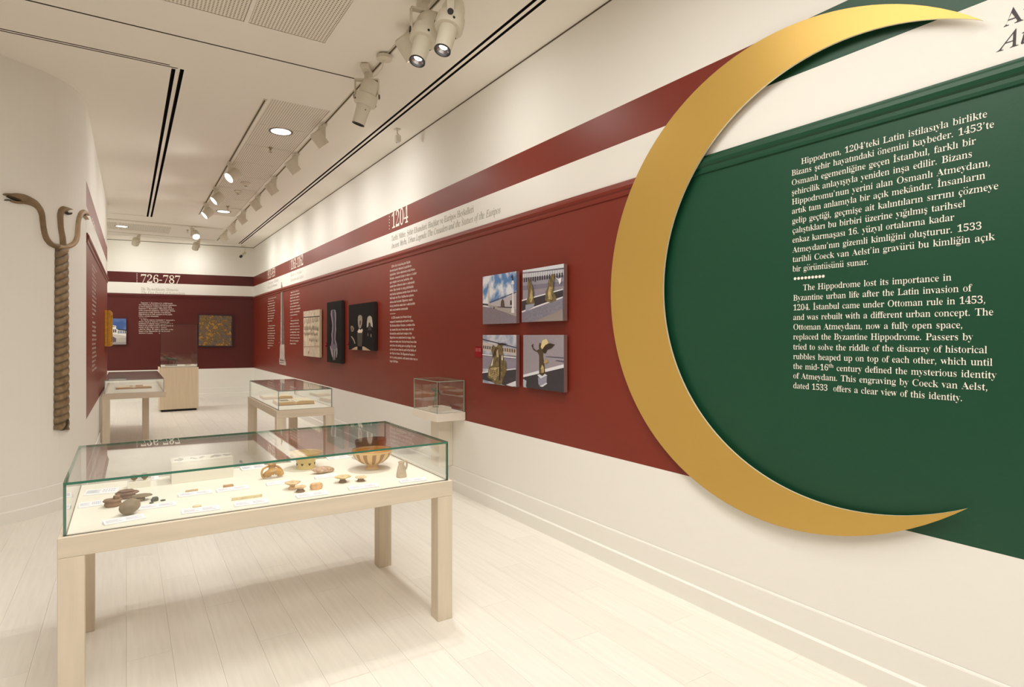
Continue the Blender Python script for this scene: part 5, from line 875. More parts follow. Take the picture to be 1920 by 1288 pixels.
# shaft with helical coils
vs = []; fs = []; nu, nv = 13, 400; y0_, y1_ = 466, 806; TURN = 24
for i in range(nv+1):
    f = i/nv; y = y0_+(y1_-y0_)*f; hw = 12.6+2.4*f; xc = 115-.3*f
    for k in range(nu):
        g = -1+2*k/(nu-1); ph = f*TURN+g*.42+.1*g*g; coil = abs(math.sin(math.pi*ph))**.55
        ww = hw*(.93+.07*coil); d = .03*math.sqrt(max(0, 1-g*g))*(.62+.38*coil)+.001
        vs.append(tuple(Vector(cp(xc+g*ww, y, d))-so))
for i in range(nv):
    for k in range(nu-1): a = i*nu+k; fs.append((a, a+1, a+nu+1, a+nu))
def coilmat():
    m = bpy.data.materials.new('coiled_bronze'); m.use_nodes = True; nt = m.node_tree; b = nt.nodes['Principled BSDF']
    tc = nt.nodes.new('ShaderNodeTexCoord'); nz = nt.nodes.new('ShaderNodeTexNoise'); nz.inputs['Scale'].default_value = 16; nz.inputs['Detail'].default_value = 6; nt.links.new(tc.outputs['Object'], nz.inputs[0])
    at = nt.nodes.new('ShaderNodeAttribute'); at.attribute_name = 'joint'
    rp = nt.nodes.new('ShaderNodeValToRGB'); rp.color_ramp.elements[0].color = lin((120, 98, 70)); rp.color_ramp.elements[1].color = lin((158, 136, 102)); rp.color_ramp.elements[0].position = .35; rp.color_ramp.elements[1].position = .65
    nt.links.new(nz.outputs[0], rp.inputs[0]); nt.links.new(mixc(nt, at.outputs['Fac'], lin((52, 38, 24)), rp.outputs[0]), b.inputs['Base Color']); b.inputs['Roughness'].default_value = .5; return m
sh = MB().add(vs, fs).build('coiled_shaft', coilmat(), sc_, smooth=True)
at_ = sh.data.attributes.new('joint', 'FLOAT', 'POINT')     # darker print in the joints between the coils and at both edges
vals = []
for i in range(nv+1):
    for k in range(nu):
        g = -1+2*k/(nu-1); ph = (i/nv)*TURN+g*.42+.1*g*g; vals.append(min(1, .12+1.0*abs(math.sin(math.pi*ph))**.7)*(1-.5*max(0, abs(g)-.75)/.25))
at_.data.foreach_set('value', vals)
relief('broken_hole', smoothpts([(112, 806, 1.2), (116, 803, 4.5), (119, 797, 4.2), (121, 790, 3), (121.5, 786, 1)], 3), .034, m_snd)
relief('serpent_neck', smoothpts([(108, 462, 5), (100, 460, 4.6), (92, 455, 4.6), (85, 445, 4.8), (81, 430, 4.8), (79, 415, 4.8), (77, 400, 5), (71, 388, 5.4), (62, 380, 7), (52, 376, 7.6)]), .03, m_sn)
relief('serpent_neck', smoothpts([(117, 460, 5), (116, 445, 4.6), (113, 428, 4.4), (112, 412, 4.6), (112, 402, 5), (115, 394, 6)]), .028, m_sn)
relief('serpent_neck', smoothpts([(106, 463, 4.5), (118, 463, 5), (130, 461, 4.6), (139, 454, 4.2), (143, 442, 3.4), (144, 425, 3), (146, 410, 3), (150, 402, 3.8)]), .028, m_sn2)
h1 = relief('serpent_head', smoothpts([(56, 377, 7.6), (44, 373, 8.8), (32, 369, 7), (20, 366.4, 4), (10, 364.6, 2.4), (4.6, 364.5, .8)]), .03, m_sn)
relief('lower_jaw', smoothpts([(44, 380, 2.6), (34, 379.5, 2.6), (24, 378, 2), (18, 376, 1.2)]), .026, m_sn, par=h1)
relief('open_mouth', smoothpts([(36, 375.8, 1.4), (28, 373.5, 2.6), (20, 371, 2.2), (11, 367.6, 1)]), .031, m_snd, par=h1)
relief('tongue', smoothpts([(20, 376, .7), (14, 375, 1.4), (7, 375.4, .8)]), .014, mat('dark_tongue', (60, 66, 62)), par=h1)
h2 = relief('serpent_head', smoothpts([(113, 396, 5.4), (117, 393, 6.2), (121, 392, 5.4), (126, 391.5, 2.6), (131, 392.5, .7)]), .028, m_sn)
relief('lower_jaw', smoothpts([(121, 397, 3), (125, 400, 2.4), (129, 401.6, 1.2), (131, 398.6, .6)]), .024, m_snd, par=h2)
h3 = relief('serpent_head', smoothpts([(149, 403, 4), (153, 398.5, 4.8), (157, 398, 5), (161, 401, 2.6), (162.4, 404, .8)]), .028, m_sn2)
relief('lower_jaw', smoothpts([(156, 403, 3), (159, 407, 2), (161.8, 411, .8)]), .024, m_sn2, par=h3)

# ================================================================ CEILING THINGS
def hz(x, y, z=CEIL): return on_z(x, y, z)
def track(name, a, b, lab):
    a = Vector(a); b = Vector(b); d = (b-a).normalized(); L = (b-a).length
    o = empty(name, (a.x, a.y, CEIL), lab, 'light track', rz=math.atan2(d.y, d.x))
    mb = MB(); mb.box((0, -.017, -.006), (L, -.009, .0)); mb.box((0, .009, -.006), (L, .017, .0)); mb.build('rail_lip', M_lamp, o)
    MB().box((0, -.009, -.003), (L, .009, -.0005)).build('contact_channel', M_groove, o)
    MB().box((-.02, -.018, -.008), (0, .018, 0)).build('end_cap', M_lamp, o)
    return o
track('light_track', (1.835, 1.2), (1.885, 16.35), 'long ceiling light track running down the hall towards the far right corner')
track('light_track', (1.165, 6.35), (1.185, 13.05), 'short ceiling light track along the left edge of the perforated strip')
track('light_track', (-3.6, 14.55), (1.78, 14.55), 'crosswise ceiling light track in front of the far perforated panels')
track('light_track', (-3.6, 16.15), (1.84, 16.35), 'crosswise ceiling light track nearest to the back wall')
def spot_lamp(parent, loc, direction, power, size_deg, r=.03, blend=1.0):
    l = bpy.data.lights.new('lamp', 'SPOT'); l.energy = power; l.color = WARM; l.spot_size = math.radians(size_deg); l.spot_blend = blend; l.shadow_soft_size = r
    o = bpy.data.objects.new('lamp', l); C.objects.link(o); o.parent = parent; o.location = loc; o.rotation_euler = Vector(direction).to_track_quat('-Z', 'Y').to_euler(); return o
def track_head(x, y, aim, lab, power, side, grp, cone=150, rad=.062, length=.15, flag=True):
    o = empty('track_spotlight', (x, y, CEIL), lab, 'spotlight', grp)
    box('track_adapter', (-.022, -.055, -.035), (.022, .055, -.004), M_lamp, o, .003)
    sx = side*.045
    box('driver_arm', (min(0, sx)-.014, -.022, -.21), (max(0, sx)+.014, .022, -.035), M_lamp, o, .004)
    d = Vector(aim).normalized(); M = d.to_track_quat('-Z', 'Y').to_matrix().to_4x4()
    c = Vector((side*.075, 0, -.15)); M = Matrix.Translation(c) @ M
    mb = MB(); mb.lathe([(rad*.7, .05), (rad*.95, .04), (rad, .02), (rad, -length+.045), (rad*1.02, -length+.04), (rad*1.02, -length+.03), (rad*.9, -length+.03), (rad*.88, -length+.04)], 28, M=M, cap=False)
    mb.lathe([(.0001, .0505), (rad*.7, .05)], 28, M=M, cap=False); lh = mb.build('lamp_head', M_lamp, o, smooth=True)
    mb = MB().lathe([(rad*.9, -length+.034), (.0001, -length+.0335)], 28, M=M, cap=False); mb.build('lit_lens', M_glow, lh)
    p = c+d*(length-.02); spot_lamp(o, p, d, power, cone, r=.05)
    return o
GRW = 'spotlights on the long track washing the right wall'
names = ['nearest', 'second', 'third', 'fourth', 'fifth', 'sixth', 'seventh', 'farthest']
for i, (y, nm) in enumerate(zip((4.22, 6.72, 8.0, 9.36, 10.68, 12.13, 13.43, 14.65), names)):
    x = 1.835+(y-1.2)*.05/15.15; k = 1 if i else .75
    lb = 'beige spotlight on the long track, %s of eight angled at the right wall' % nm
    track_head(x, y, (.90, .08, -1.05), lb, SPOT_R*k, -1, GRW, cone=165, rad=.068)
GLW = 'spotlights on the short left track'
for y, nm in zip((8.9, 10.5, 11.85), ('nearest', 'middle', 'farthest')):
    track_head(1.175, y, (-.85, -.35 if nm == 'nearest' else -.12, -.75), 'beige round spotlight with bright lens on the short track, %s of three' % nm, SPOT_L, 1, GLW, rad=.075)
x, y = hz(359, 424); track_head(x, 14.55, (.1, -.75, -.7), 'lit round spotlight facing the viewer on the crosswise track before the back wall', SPOT_L*.6, 1, None, rad=.075)
for px_, nm in ((262, 'left'), (375, 'right')):
    a, b = ray(px_); y = 16.28; x = y*a/b
    track_head(x, 16.2+(x+3.6)*.0367, (-.1, .75, -.62), 'grey round spotlight aimed at the back wall, %s one of the two' % nm, SPOT_L*.6, -1, 'pair of spotlights nearest the back wall', rad=.075)

def projector(x, y, lean, lens_on, lab, s=1.0, power=60, yaw=0):
    o = empty('framing_projector', (x, y, CEIL), lab, 'spotlight', 'white framing projectors near the viewer')
    box('track_adapter', (-.03, -.09, -.04), (.03, .09, -.004), M_lamp, o, .006)
    MB().lathe([(.018, -.09), (.018, -.04)], 14).build('stem', M_lamp, o, smooth=True)
    w = .088
    mb = MB(); mb.box((-w, -.02, -.100), (w, .02, -.088)); mb.box((-w, -.02, -.235), (-w+.007, .02, -.09)); mb.box((w-.007, -.02, -.235), (w, .02, -.09)); yk = mb.build('yoke', M_lamp, o, bevel=.002)
    lw = Matrix.Rotation(-yaw, 3, 'Z') @ Vector(lean); d = lw.normalized(); Mr = Matrix.Translation((0, 0, -.215)) @ d.to_track_quat('-Z', 'Y').to_matrix().to_4x4()
    lb_ = MB().lathe([(.03, .125), (.05, .12), (.062, .085), (.066, .07), (.066, .02), (.078, .012), (.080, -.02), (.080, -.058), (.074, -.066), (.058, -.068)], 30, M=Mr).build('lamp_body', M_lamp, o, smooth=True)
    sn_ = MB().lathe([(.055, -.06), (.050, -.10), (.045, -.205), (.045, -.21), (.041, -.21), (.040, -.195)], 30, M=Mr, cap=False).build('snoot', M_lamp, o, smooth=True)
    MB().lathe([(.0455, -.204), (.0465, -.2115), (.0410, -.2115), (.038, -.196)], 30, M=Mr, cap=False).build('lens_ring', M_lampdark, sn_, smooth=True)
    MB().lathe([(.0395, -.198), (.027, -.186), (.022, -.1855)], 30, M=Mr, cap=False).build('reflector', M_chrome, sn_, smooth=True)
    MB().lathe([(.022, -.1856), (.0001, -.1854)], 24, M=Mr, cap=False).build('lit_lens' if lens_on else 'dark_lens', M_glow if lens_on else M_lampdark, sn_)
    for sg in (-1, 1):
        MB().lathe([(.017, -w-.006), (.017, -w+.002)] if sg < 0 else [(.017, w-.002), (.017, w+.006)], 16, M=Matrix.Translation((0, 0, -.215)) @ Matrix.Rotation(math.pi/2, 4, 'Y')).build('tilt_knob', M_lampdark, yk)
    for (a, b_) in ((.8, -.04), (2.6, -.045), (-.9, -.04), (-2.2, -.1)):
        rr = .0795 if b_ > -.09 else .0505; p = Mr @ Vector((rr*math.cos(a), rr*math.sin(a), b_)); nn = (Mr.to_3x3() @ Vector((math.cos(a), math.sin(a), 0))).normalized()
        MB().lathe([(.007 if b_ > -.09 else .004, -.003), (.007 if b_ > -.09 else .004, .003)], 12, M=Matrix.Translation(p) @ nn.to_track_quat('Z', 'Y').to_matrix().to_4x4()).build('screw', M_lampdark, lb_)
    if power: spot_lamp(o, Mr @ Vector((0, 0, -.23)), d, power, 120, r=.03, blend=.9)
    o.rotation_euler.z = yaw; o.scale = (s, s, s); return o
projector(1.78, 5.10, (-.24, .27, -1), False, 'white framing projector whose lens is turned away, third from the viewer', 1.2, 0, math.radians(-30))
projector(1.745, 3.80, (-.33, -.16, -1), True, 'white framing projector with a lit lens, left of the front pair', 1.2, SPOT_P, math.radians(-8))
projector(1.82, 3.56, (-.33, -.14, -1), True, 'white framing projector with a lit lens, right of the front pair', 1.2, SPOT_P, math.radians(62))
o = empty('power_adapter', (1.82, 4.78, CEIL), 'round white plastic power box on the track beside the single projector', 'adapter')
MB().lathe([(.05, -.012), (.066, -.018), (.066, -.045), (.058, -.05)], 12).build('casing', M_lamp, o, smooth=True)
MB().tube([(0, 0, -.05), (0, .06, -.10), (-.02, .14, -.13), (-.03, .2, -.13)], .004, 6).build('cable', M_lamp, o, smooth=True)
for (x, y, nm) in ((1.505, 7.25, 'nearest on the perforated strip'), (1.553, 12.5, 'far one on the perforated strip'), (-.085, 15.38, 'leftmost, before the back wall')):
    o = empty('downlight', (x, y, CEIL), 'round recessed ceiling downlight, '+nm, 'downlight', 'round recessed downlights')
    MB().lathe([(.108, .001), (.125, -.004), (.132, -.002), (.132, .0105), (.108, .0105)], 40, cap=False).build('trim_ring', mat('bronze_ring', (130, 112, 96), .4), o, smooth=True)
    MB().lathe([(.109, -.001), (.0001, -.0012)], 40, cap=False).build('diffuser', M_down, o)
    for k in range(5): MB().box((-.09, -.085+k*.04, -.003), (.09, -.083+k*.04, -.0013)).build('louvre', mat('louvre', (226, 232, 232)), o) if k in (1, 2, 3) else None
    spot_lamp(o, (0, 0, -.03), (0, 0, -1), DOWN, 150, r=.1)
for (x, y, nm) in ((1.521, 7.94, 'nearer, beyond the first downlight'), (1.555, 11.95, 'farther, before the second downlight'), hz(351.7, 431)+('beside the lit crosswise spotlight',)):
    o = empty('sprinkler', (x, y, CEIL), 'small ceiling sprinkler head, '+nm, 'sprinkler', 'ceiling sprinklers')
    m = mat('sprinkler_metal', (170, 150, 118), .4, .3)
    MB().lathe([(.03, .001), (.03, -.004), (.012, -.006), (.01, -.03)], 14).build('base_cup', m, o, smooth=True); MB().lathe([(.004, -.055), (.022, -.055), (.022, -.058), (.004, -.058)], 14).build('deflector', m, o)
    MB().tube([(.009, 0, -.028), (.012, 0, -.042), (.004, 0, -.057)], .002, 5).tube([(-.009, 0, -.028), (-.012, 0, -.042), (-.004, 0, -.057)], .002, 5).build('frame_arm', m, o)
for (x, y, nm, s) in ((1.55, 9.97, 'larger round white smoke detector on the perforated strip', 1.25), (1.53, 10.6, 'smaller round white smoke detector beyond the larger one', 1.0)):
    o = empty('smoke_detector', (x, y, CEIL), nm, 'detector'); m = mat('detector_plastic', (222, 214, 196), .5)
    MB().lathe([(.055*s, .001), (.055*s, -.015), (.048*s, -.02)], 24).build('base_ring', m, o, smooth=True); MB().lathe([(.04*s, -.02), (.04*s, -.032), (.026*s, -.045), (.0001, -.047)], 24, cap=False).build('sensor_dome', m, o, smooth=True)
    MB().lathe([(.02*s, -.0475), (.02*s, -.0495), (.001, -.0497)], 16, cap=False).build('sensor_cap', mat('detector_dark', (120, 110, 96)), o)
o = empty('ceiling_sensor', (2.60, 6.42, CEIL), 'small white sensor on a bracket at the ceiling edge near the right wall', 'sensor')
box('mount_plate', (-.03, -.03, -.012), (.03, .03, -.001), M_lamp, o); MB().tube([(0, 0, -.01), (.0, 0, -.05), (.02, -.01, -.08)], .008, 8).build('bracket', M_lamp, o, smooth=True)
box('sensor_body', (-.03, -.035, -.16), (.035, .02, -.075), mat('sensor_plastic', (226, 222, 210), .4), o, .01); MB().lathe([(.014, -.17), (.02, -.16)], 14, loc=(.0, -.01, 0)).build('sensor_eye', M_chrome, o)
o = empty('security_camera', (2.58, 16.95, CEIL), 'small security camera with black lens in the far right corner', 'camera')
box('mount_plate', (-.05, -.03, -.012), (.05, .03, -.001), M_lamp, o); MB().tube([(.03, 0, -.01), (.04, 0, -.1), (.0, -.02, -.2)], .008, 8).build('bracket', M_lamp, o, smooth=True)
MB().tube([(.05, .05, -.17), (-.06, -.06, -.28)], .03, 14).build('camera_body', M_lamp, o, smooth=True); MB().tube([(-.055, -.055, -.276), (-.085, -.085, -.306)], .034, 14).build('lens', M_lampdark, o)
# ================================================================ SHOWCASES
def glass_box(par, x0, x1, y0, y1, z0, z1, t=.009, edge=None, lab=None):
    edge = edge or M_edge
    def pane(a, b, thin):
        x0_, y0_, z0_ = a; x1_, y1_, z1_ = b; mb = MB()
        faces = {'x': [(3, 0, 4, 7), (1, 2, 6, 5)], 'y': [(0, 1, 5, 4), (2, 3, 7, 6)], 'z': [(0, 3, 2, 1), (4, 5, 6, 7)]}
        v = [(x0_, y0_, z0_), (x1_, y0_, z0_), (x1_, y1_, z0_), (x0_, y1_, z0_), (x0_, y0_, z1_), (x1_, y0_, z1_), (x1_, y1_, z1_), (x0_, y1_, z1_)]
        mb.v = v
        for k, fs in faces.items():
            for f in fs: mb.f.append(f); mb.m.append(0 if k == thin else 1)
        me = bpy.data.meshes.new('glass_pane'); me.from_pydata(mb.v, [], mb.f); me.materials.append(M_glass); me.materials.append(edge)
        for p, mi in zip(me.polygons, mb.m): p.material_index = mi
        bm = bmesh.new(); bm.from_mesh(me); bmesh.ops.recalc_face_normals(bm, faces=bm.faces); bm.to_mesh(me); bm.free()
        o = bpy.data.objects.new('glass_pane', me); C.objects.link(o); o.parent = par
    e = .0004
    pane((x0, y0, z1-t), (x1, y1, z1), 'z')
    pane((x0, y0, z0), (x1, y0+t, z1-t-e), 'y'); pane((x0, y1-t, z0), (x1, y1, z1-t-e), 'y')
    pane((x0, y0+t+e, z0), (x0+t, y1-t-e, z1-t-e), 'x'); pane((x1-t, y0+t+e, z0), (x1, y1-t-e, z1-t-e), 'x')
def showcase(name, lab, x0, x1, y0, y1, h, ap, lw, gh, legs, inset=.02, edge=None, t=.009, deck_in=.035):
    o = empty(name, ((x0+x1)/2, (y0+y1)/2, 0), lab, 'display case'); ox, oy = (x0+x1)/2, (y0+y1)/2
    def X(v): return v-ox
    def Y(v): return v-oy
    mb = MB(); th = .03
    for nm, a, b in (('apron_rail', (X(x0), Y(y0), h-ap), (X(x1), Y(y0)+th, h-.001)), ('apron_rail', (X(x0), Y(y1)-th, h-ap), (X(x1), Y(y1), h-.001)),
                     ('apron_rail', (X(x0), Y(y0)+th, h-ap), (X(x0)+th, Y(y1)-th, h-.001)), ('apron_rail', (X(x1)-th, Y(y0)+th, h-ap), (X(x1), Y(y1)-th, h-.001))):
        box(nm, a, b, M_woodh, o, .002)
    box('case_base', (X(x0)+th, Y(y0)+th, h-ap+.01), (X(x1)-th, Y(y1)-th, h-.006), M_wood, o, .001)
    box('display_deck', (X(x0)+deck_in, Y(y0)+deck_in, h-.006), (X(x1)-deck_in, Y(y1)-deck_in, h+.003), M_deck, o, .001)
    for (lx, ly, wx, wy) in legs: box('leg', (X(lx), Y(ly), 0), (X(lx)+wx, Y(ly)+wy, h-ap-.0006), M_wood, o, .002)
    i = inset; glass_box(o, X(x0)+i, X(x1)-i, Y(y0)+i, Y(y1)-i, h-.001, h+gh, t, edge)
    return o
# the big one in the foreground
TX0, TX1, TY0, TY1, TH_, LW_ = -.235, 1.552, 3.015, 4.03, .782, .09
DZ = TH_+.003
L_ = LW_
showcase('display_table', 'large pale wood display table with a long glass case full of pottery, nearest the viewer', TX0, TX1, TY0, TY1, TH_, .085, L_, .218,
         [(TX0, TY0, L_, L_), (TX1-L_, TY0, L_, L_), (TX0, TY1-L_, L_, L_), (TX1-L_, TY1-L_, L_, L_)], inset=.018, t=.010, deck_in=.03)
showcase('display_table', 'pale wood display table with two open books under glass, in the middle of the hall', 1.38, 2.01, 6.86, 8.71, TH_, .086, .1, .215,
         [(1.38, 6.86, .1, .1), (1.91, 6.86, .1, .1), (1.38, 8.61, .1, .1), (1.91, 8.61, .1, .1)], edge=M_edge2, deck_in=.03)
showcase('display_table', 'pale wood display table with one open book under glass, against the left red wall', -.285, .492, 10.13, 12.55, TH_, .08, .1, .19,
         [(-.285, 10.13, .09, .09), (.205, 10.8, .09, .09)], inset=.025, edge=mat('clear_edge', (176, 180, 172), .2), deck_in=.05)
# tall plinth near the back wall
o = empty('display_plinth', (.946, 14.85, 0), 'solid pale wood plinth with a tall glass cover in front of the back wall', 'display case')
box('black_base', (-.33, -.33, 0), (.33, .33, .045), M_black, o); box('plinth_body', (-.364, -.37, .046), (.364, .37, .93), M_woodp, o, .003)  # plinth stands on a recessed black base
box('display_deck', (-.335, -.34, .931), (.335, .34, .965), M_deck, o, .002); glass_box(o, -.35, .35, -.355, .355, .932, 1.86, .009, mat('smoky_edge', (60, 44, 40), .2))
# small wall case
o = empty('wall_case', (2.70, 5.56, 0), 'small white wall-mounted case with a short glass cover on a narrow bracket', 'display case')
box('wall_bracket', (.0, -.01, .252), (.1605, .18, .7565), mat('cream_post', (226, 218, 202), .6), o, .002); box('case_base', (-.157, -.29, .757), (.160, .30, .836), mat('white_lacquer', (236, 228, 214), .5), o, .003)
box('display_deck', (-.135, -.265, .8365), (.145, .275, .842), M_deck, o, .001)
glass_box(o, -.148, .155, -.278, .288, .8365, 1.155, .007, mat('pale_green_edge', (150, 176, 156), .15)); box('inner_plinth', (-.06, -.10, .8425), (.10, .12, .87), mat('white_lacquer', (236, 228, 214)), o, .001)

# ---------------------------------------------------------------- exhibits in the big case
def cl(c, n=.2, sc=40, name=None, bump=.3): return mat(name or 'clay_%d_%d_%d' % c, c, .75, noise_amt=n, scale=sc, bump=bump)
def T(x, y, z=DZ): return (x, y, z+.0005)
def thing1(name, loc, lab, cat, group=None, rz=0): return empty(name, loc, lab, cat, group, rz)
# big striped bowl
o = thing1('footed_bowl', T(1.268, 3.535), 'large footed bowl with brown stripes on cream, nearest the right end of the big case', 'bowl')
def stripe(name, c1, c2):
    m = bpy.data.materials.new(name); m.use_nodes = True; nt = m.node_tree; b = nt.nodes['Principled BSDF']
    tc = nt.nodes.new('ShaderNodeTexCoord'); s = nt.nodes.new('ShaderNodeSeparateXYZ'); nt.links.new(tc.outputs['Object'], s.inputs[0])
    an = mathn(nt, 'ARCTAN2', s.outputs[1], s.outputs[0]); nz = nt.nodes.new('ShaderNodeTexNoise'); nz.inputs['Scale'].default_value = 18; nt.links.new(tc.outputs['Object'], nz.inputs[0])
    zig = mathn(nt, 'MULTIPLY', mathn(nt, 'PINGPONG', mathn(nt, 'MULTIPLY', s.outputs[2], 9.0), .5), .8)
    w = mathn(nt, 'SINE', mathn(nt, 'ADD', mathn(nt, 'MULTIPLY', an, 14.0), mathn(nt, 'ADD', mathn(nt, 'MULTIPLY', nz.outputs[0], 3.2), zig)))
    f = mathn(nt, 'MULTIPLY', mathn(nt, 'GREATER_THAN', w, .1), mathn(nt, 'MULTIPLY', mathn(nt, 'GREATER_THAN', s.outputs[2], .03), mathn(nt, 'LESS_THAN', s.outputs[2], .104)))
    f = mathn(nt, 'MAXIMUM', f, mathn(nt, 'GREATER_THAN', s.outputs[2], .1165))
    nt.links.new(mixc(nt, mathn(nt, 'MULTIPLY', f, .85), lin(c1), lin(c2)), b.inputs['Base Color']); b.inputs['Roughness'].default_value = .35; return m
MB().lathe([(.030, .0), (.046, .001), (.044, .006), (.033, .020), (.040, .030), (.068, .040), (.095, .060), (.113, .085), (.122, .108), (.1235, .116), (.1225, .119), (.1205, .118), (.1185, .108)], 48, cap=False).build('outer_wall', stripe('striped_glaze', (226, 190, 130), (150, 98, 50)), o, smooth=True)
MB().lathe([(.1185, .108), (.109, .086), (.092, .062), (.06, .044), (.0001, .040)], 48, cap=False).build('inner_glaze', mat('amber_glaze', (206, 140, 40), .3, 0, .15, 12), o, smooth=True)
MB().lathe([(.0001, .0006), (.030, .0006)], 24, cap=False).build('foot_underside', cl((150, 120, 96)), o)
o = thing1('bowl', T(1.385, 3.875), 'dark brown shallow bowl behind the striped footed bowl', 'bowl', rz=0); o.rotation_euler = (math.radians(-3), math.radians(-2), 0); o.location.z += .004; o.scale = (1, 1, 1.38)
MB().lathe([(.03, 0), (.04, .001), (.044, .012), (.07, .024), (.096, .048), (.104, .072), (.103, .085), (.100, .086), (.098, .072), (.088, .05), (.06, .03), (.0001, .022)], 44, cap=False).build('bowl_body', mat('brown_glaze', (124, 76, 34), .35, 0, .3, 10), o, smooth=True)
MB().lathe([(.0001, .0006), (.03, .0)], 24, cap=False).build('foot_underside', cl((110, 70, 40)), o)
# flaring yellow bowl with pierced base
o = thing1('pierced_stand_bowl', T(.93, 3.775), 'yellow glazed flaring bowl with triangular holes in its base', 'bowl')
my = mat('yellow_glaze', (222, 198, 130), .35, 0, .12, 14)
MB().lathe([(.056, 0), (.0575, .002), (.054, .012), (.055, .03), (.059, .055), (.068, .072), (.090, .087), (.101, .094), (.101, .098), (.097, .098), (.085, .090), (.062, .078), (.050, .062), (.03, .052), (.0001, .050)], 48, cap=False).build('bowl_body', my, o, smooth=True)
MB().lathe([(.090, .0925), (.0935, .0949)], 48, cap=False).build('rim_line', mat('olive_line', (150, 124, 50), .4), o)
MB().lathe([(.083, .0897), (.085, .0909)], 48, cap=False).build('rim_line', MATS['olive_line'], o)
md = mat('hole_dark', (70, 50, 20), .8)
for k in range(8):
    a = -2.1+k*2*math.pi/8-.1; tri = [(-.0095, .036), (.0095, .036), (0, .021)]
    vs = [( (.0562+.0008)*math.cos(a)-u*math.sin(a), (.057)*math.sin(a)+u*math.cos(a), z) for u, z in tri]+[((.050)*math.cos(a)-u*math.sin(a)*.9, (.050)*math.sin(a)+u*math.cos(a)*.9, z) for u, z in tri]
    MB().add(vs, [(0, 1, 2), (5, 4, 3), (0, 3, 4, 1), (1, 4, 5, 2), (2, 5, 3, 0)]).build('pierced_hole', md, o)
MB().lathe([(.02, .0515), (.0001, .0518)], 12, cap=False, loc=(.01, -.01, .001)).build('painted_spot', md, o)
# small jug
o = thing1('jug', T(1.335, 3.235), 'small grey-beige jug with one handle near the right front corner', 'jug', rz=.2)
mj = cl((202, 182, 158), .15, 25, 'jug_clay', .2)
MB().lathe([(.0001, .0), (.029, .0), (.030, .003), (.0275, .025), (.022, .055), (.0165, .073), (.0165, .080), (.0195, .088), (.0185, .089), (.0145, .080), (.0145, .073), (.0001, .06)], 28, cap=False).build('jug_body', mj, o, smooth=True)
MB().tube(smoothpts([(.017, 0, .083), (.027, 0, .088), (.036, 0, .080), (.037, 0, .062), (.032, 0, .045), (.024, 0, .038)], 4), .0042, 8, flat=1.5).build('handle', mj, o, smooth=True)
# irregular lumps
def lump(rx, ry, rz_, seed, amp=.18, n=3, flat=0):
    bm = bmesh.new(); bmesh.ops.create_icosphere(bm, subdivisions=n, radius=1)
    for v in bm.verts:
        d = v.co.normalized(); k = 1+amp*noise.noise(d*1.6+Vector((seed*3.7, seed, -seed)))+amp*.4*noise.noise(d*4+Vector((seed, 0, 0)))
        v.co = Vector((d.x*rx*k, d.y*ry*k, d.z*rz_*k))
        if flat and v.co.z < -rz_*flat: v.co.z = -rz_*flat
    mb = MB(); zmin = min(v.co.z for v in bm.verts); mb.v = [(v.co.x, v.co.y, v.co.z-zmin) for v in bm.verts]; mb.f = [tuple(w.index for w in f.verts) for f in bm.faces]; mb.m = [0]*len(mb.f); bm.free(); return mb
o = lump(.044, .034, .034, 3, .08, 4, .8).build('pebble', mat('grey_stone', (136, 118, 92), .6, 0, .18, 12, bump=.1), None, smooth=True)
o.location = T(.018, 3.232); o.rotation_euler = (0, math.radians(-14), .5); o.location.z += .010; tag(o, 'smooth egg-shaped brown-grey stone at the left front of the big case', 'stone')
def disc_slabs(loc, lab, col, parts, seed, rz=0):
    o = thing1('pottery_sherd', loc, lab, 'sherd', rz=rz); m = cl(col, .3, 22, bump=.5)
    for i, (nm, rx, ry, h, dx, z, hw) in enumerate(parts):
        rr = random.Random(seed+i); mb = MB(); n = 18; prof = [(hw, 0), (1, .35), (1.02, .6), (.9, 1)]; vs = []; fs = []
        jig = [1+rr.uniform(-.13, .13) for _ in range(n)]
        for r_, zz in prof:
            for k in range(n): a = 6.2832*k/n; vs.append((dx+rx*r_*jig[k]*math.cos(a), ry*r_*jig[k]*math.sin(a), z+h*zz+rr.uniform(-.001, .001)*(zz > 0)))
        for j in range(3):
            for k in range(n): a, b = j*n+k, j*n+(k+1) % n; fs.append((a, b, b+n, a+n))
        fs += [tuple(range(n-1, -1, -1)), tuple(range(3*n, 4*n))]; mb.add(vs, fs).build(nm, m, o, smooth=True)
    return o
disc_slabs(T(-.055, 3.425), 'brown broken lamp-shaped sherd, lowest of the three brown sherds', (138, 106, 76), [('sherd_base', .034, .028, .022, 0, 0, .8), ('sherd_rim', .037, .030, .014, -.002, .021, .8), ('broken_spout', .014, .012, .016, .016, .034, .9)], 1)
disc_slabs(T(.0, 3.56), 'brown ridged sherd with a broken rim, rearmost of the three brown sherds', (124, 96, 74), [('sherd_base', .038, .03, .022, .0, 0, .75), ('sherd_rim', .048, .036, .012, .003, .021, .85), ('sherd_ridge', .036, .03, .009, -.002, .032, .95)], 5)
disc_slabs(T(.052, 3.47), 'grey-brown sherd with a pointed flange, rightmost of the three brown sherds', (130, 112, 88), [('sherd_base', .030, .026, .018, -.004, 0, .9), ('sherd_flange', .046, .03, .012, .010, .017, .5)], 9)
GS = mat('green_stone', (70, 74, 56), .4, 0, .3, 30)
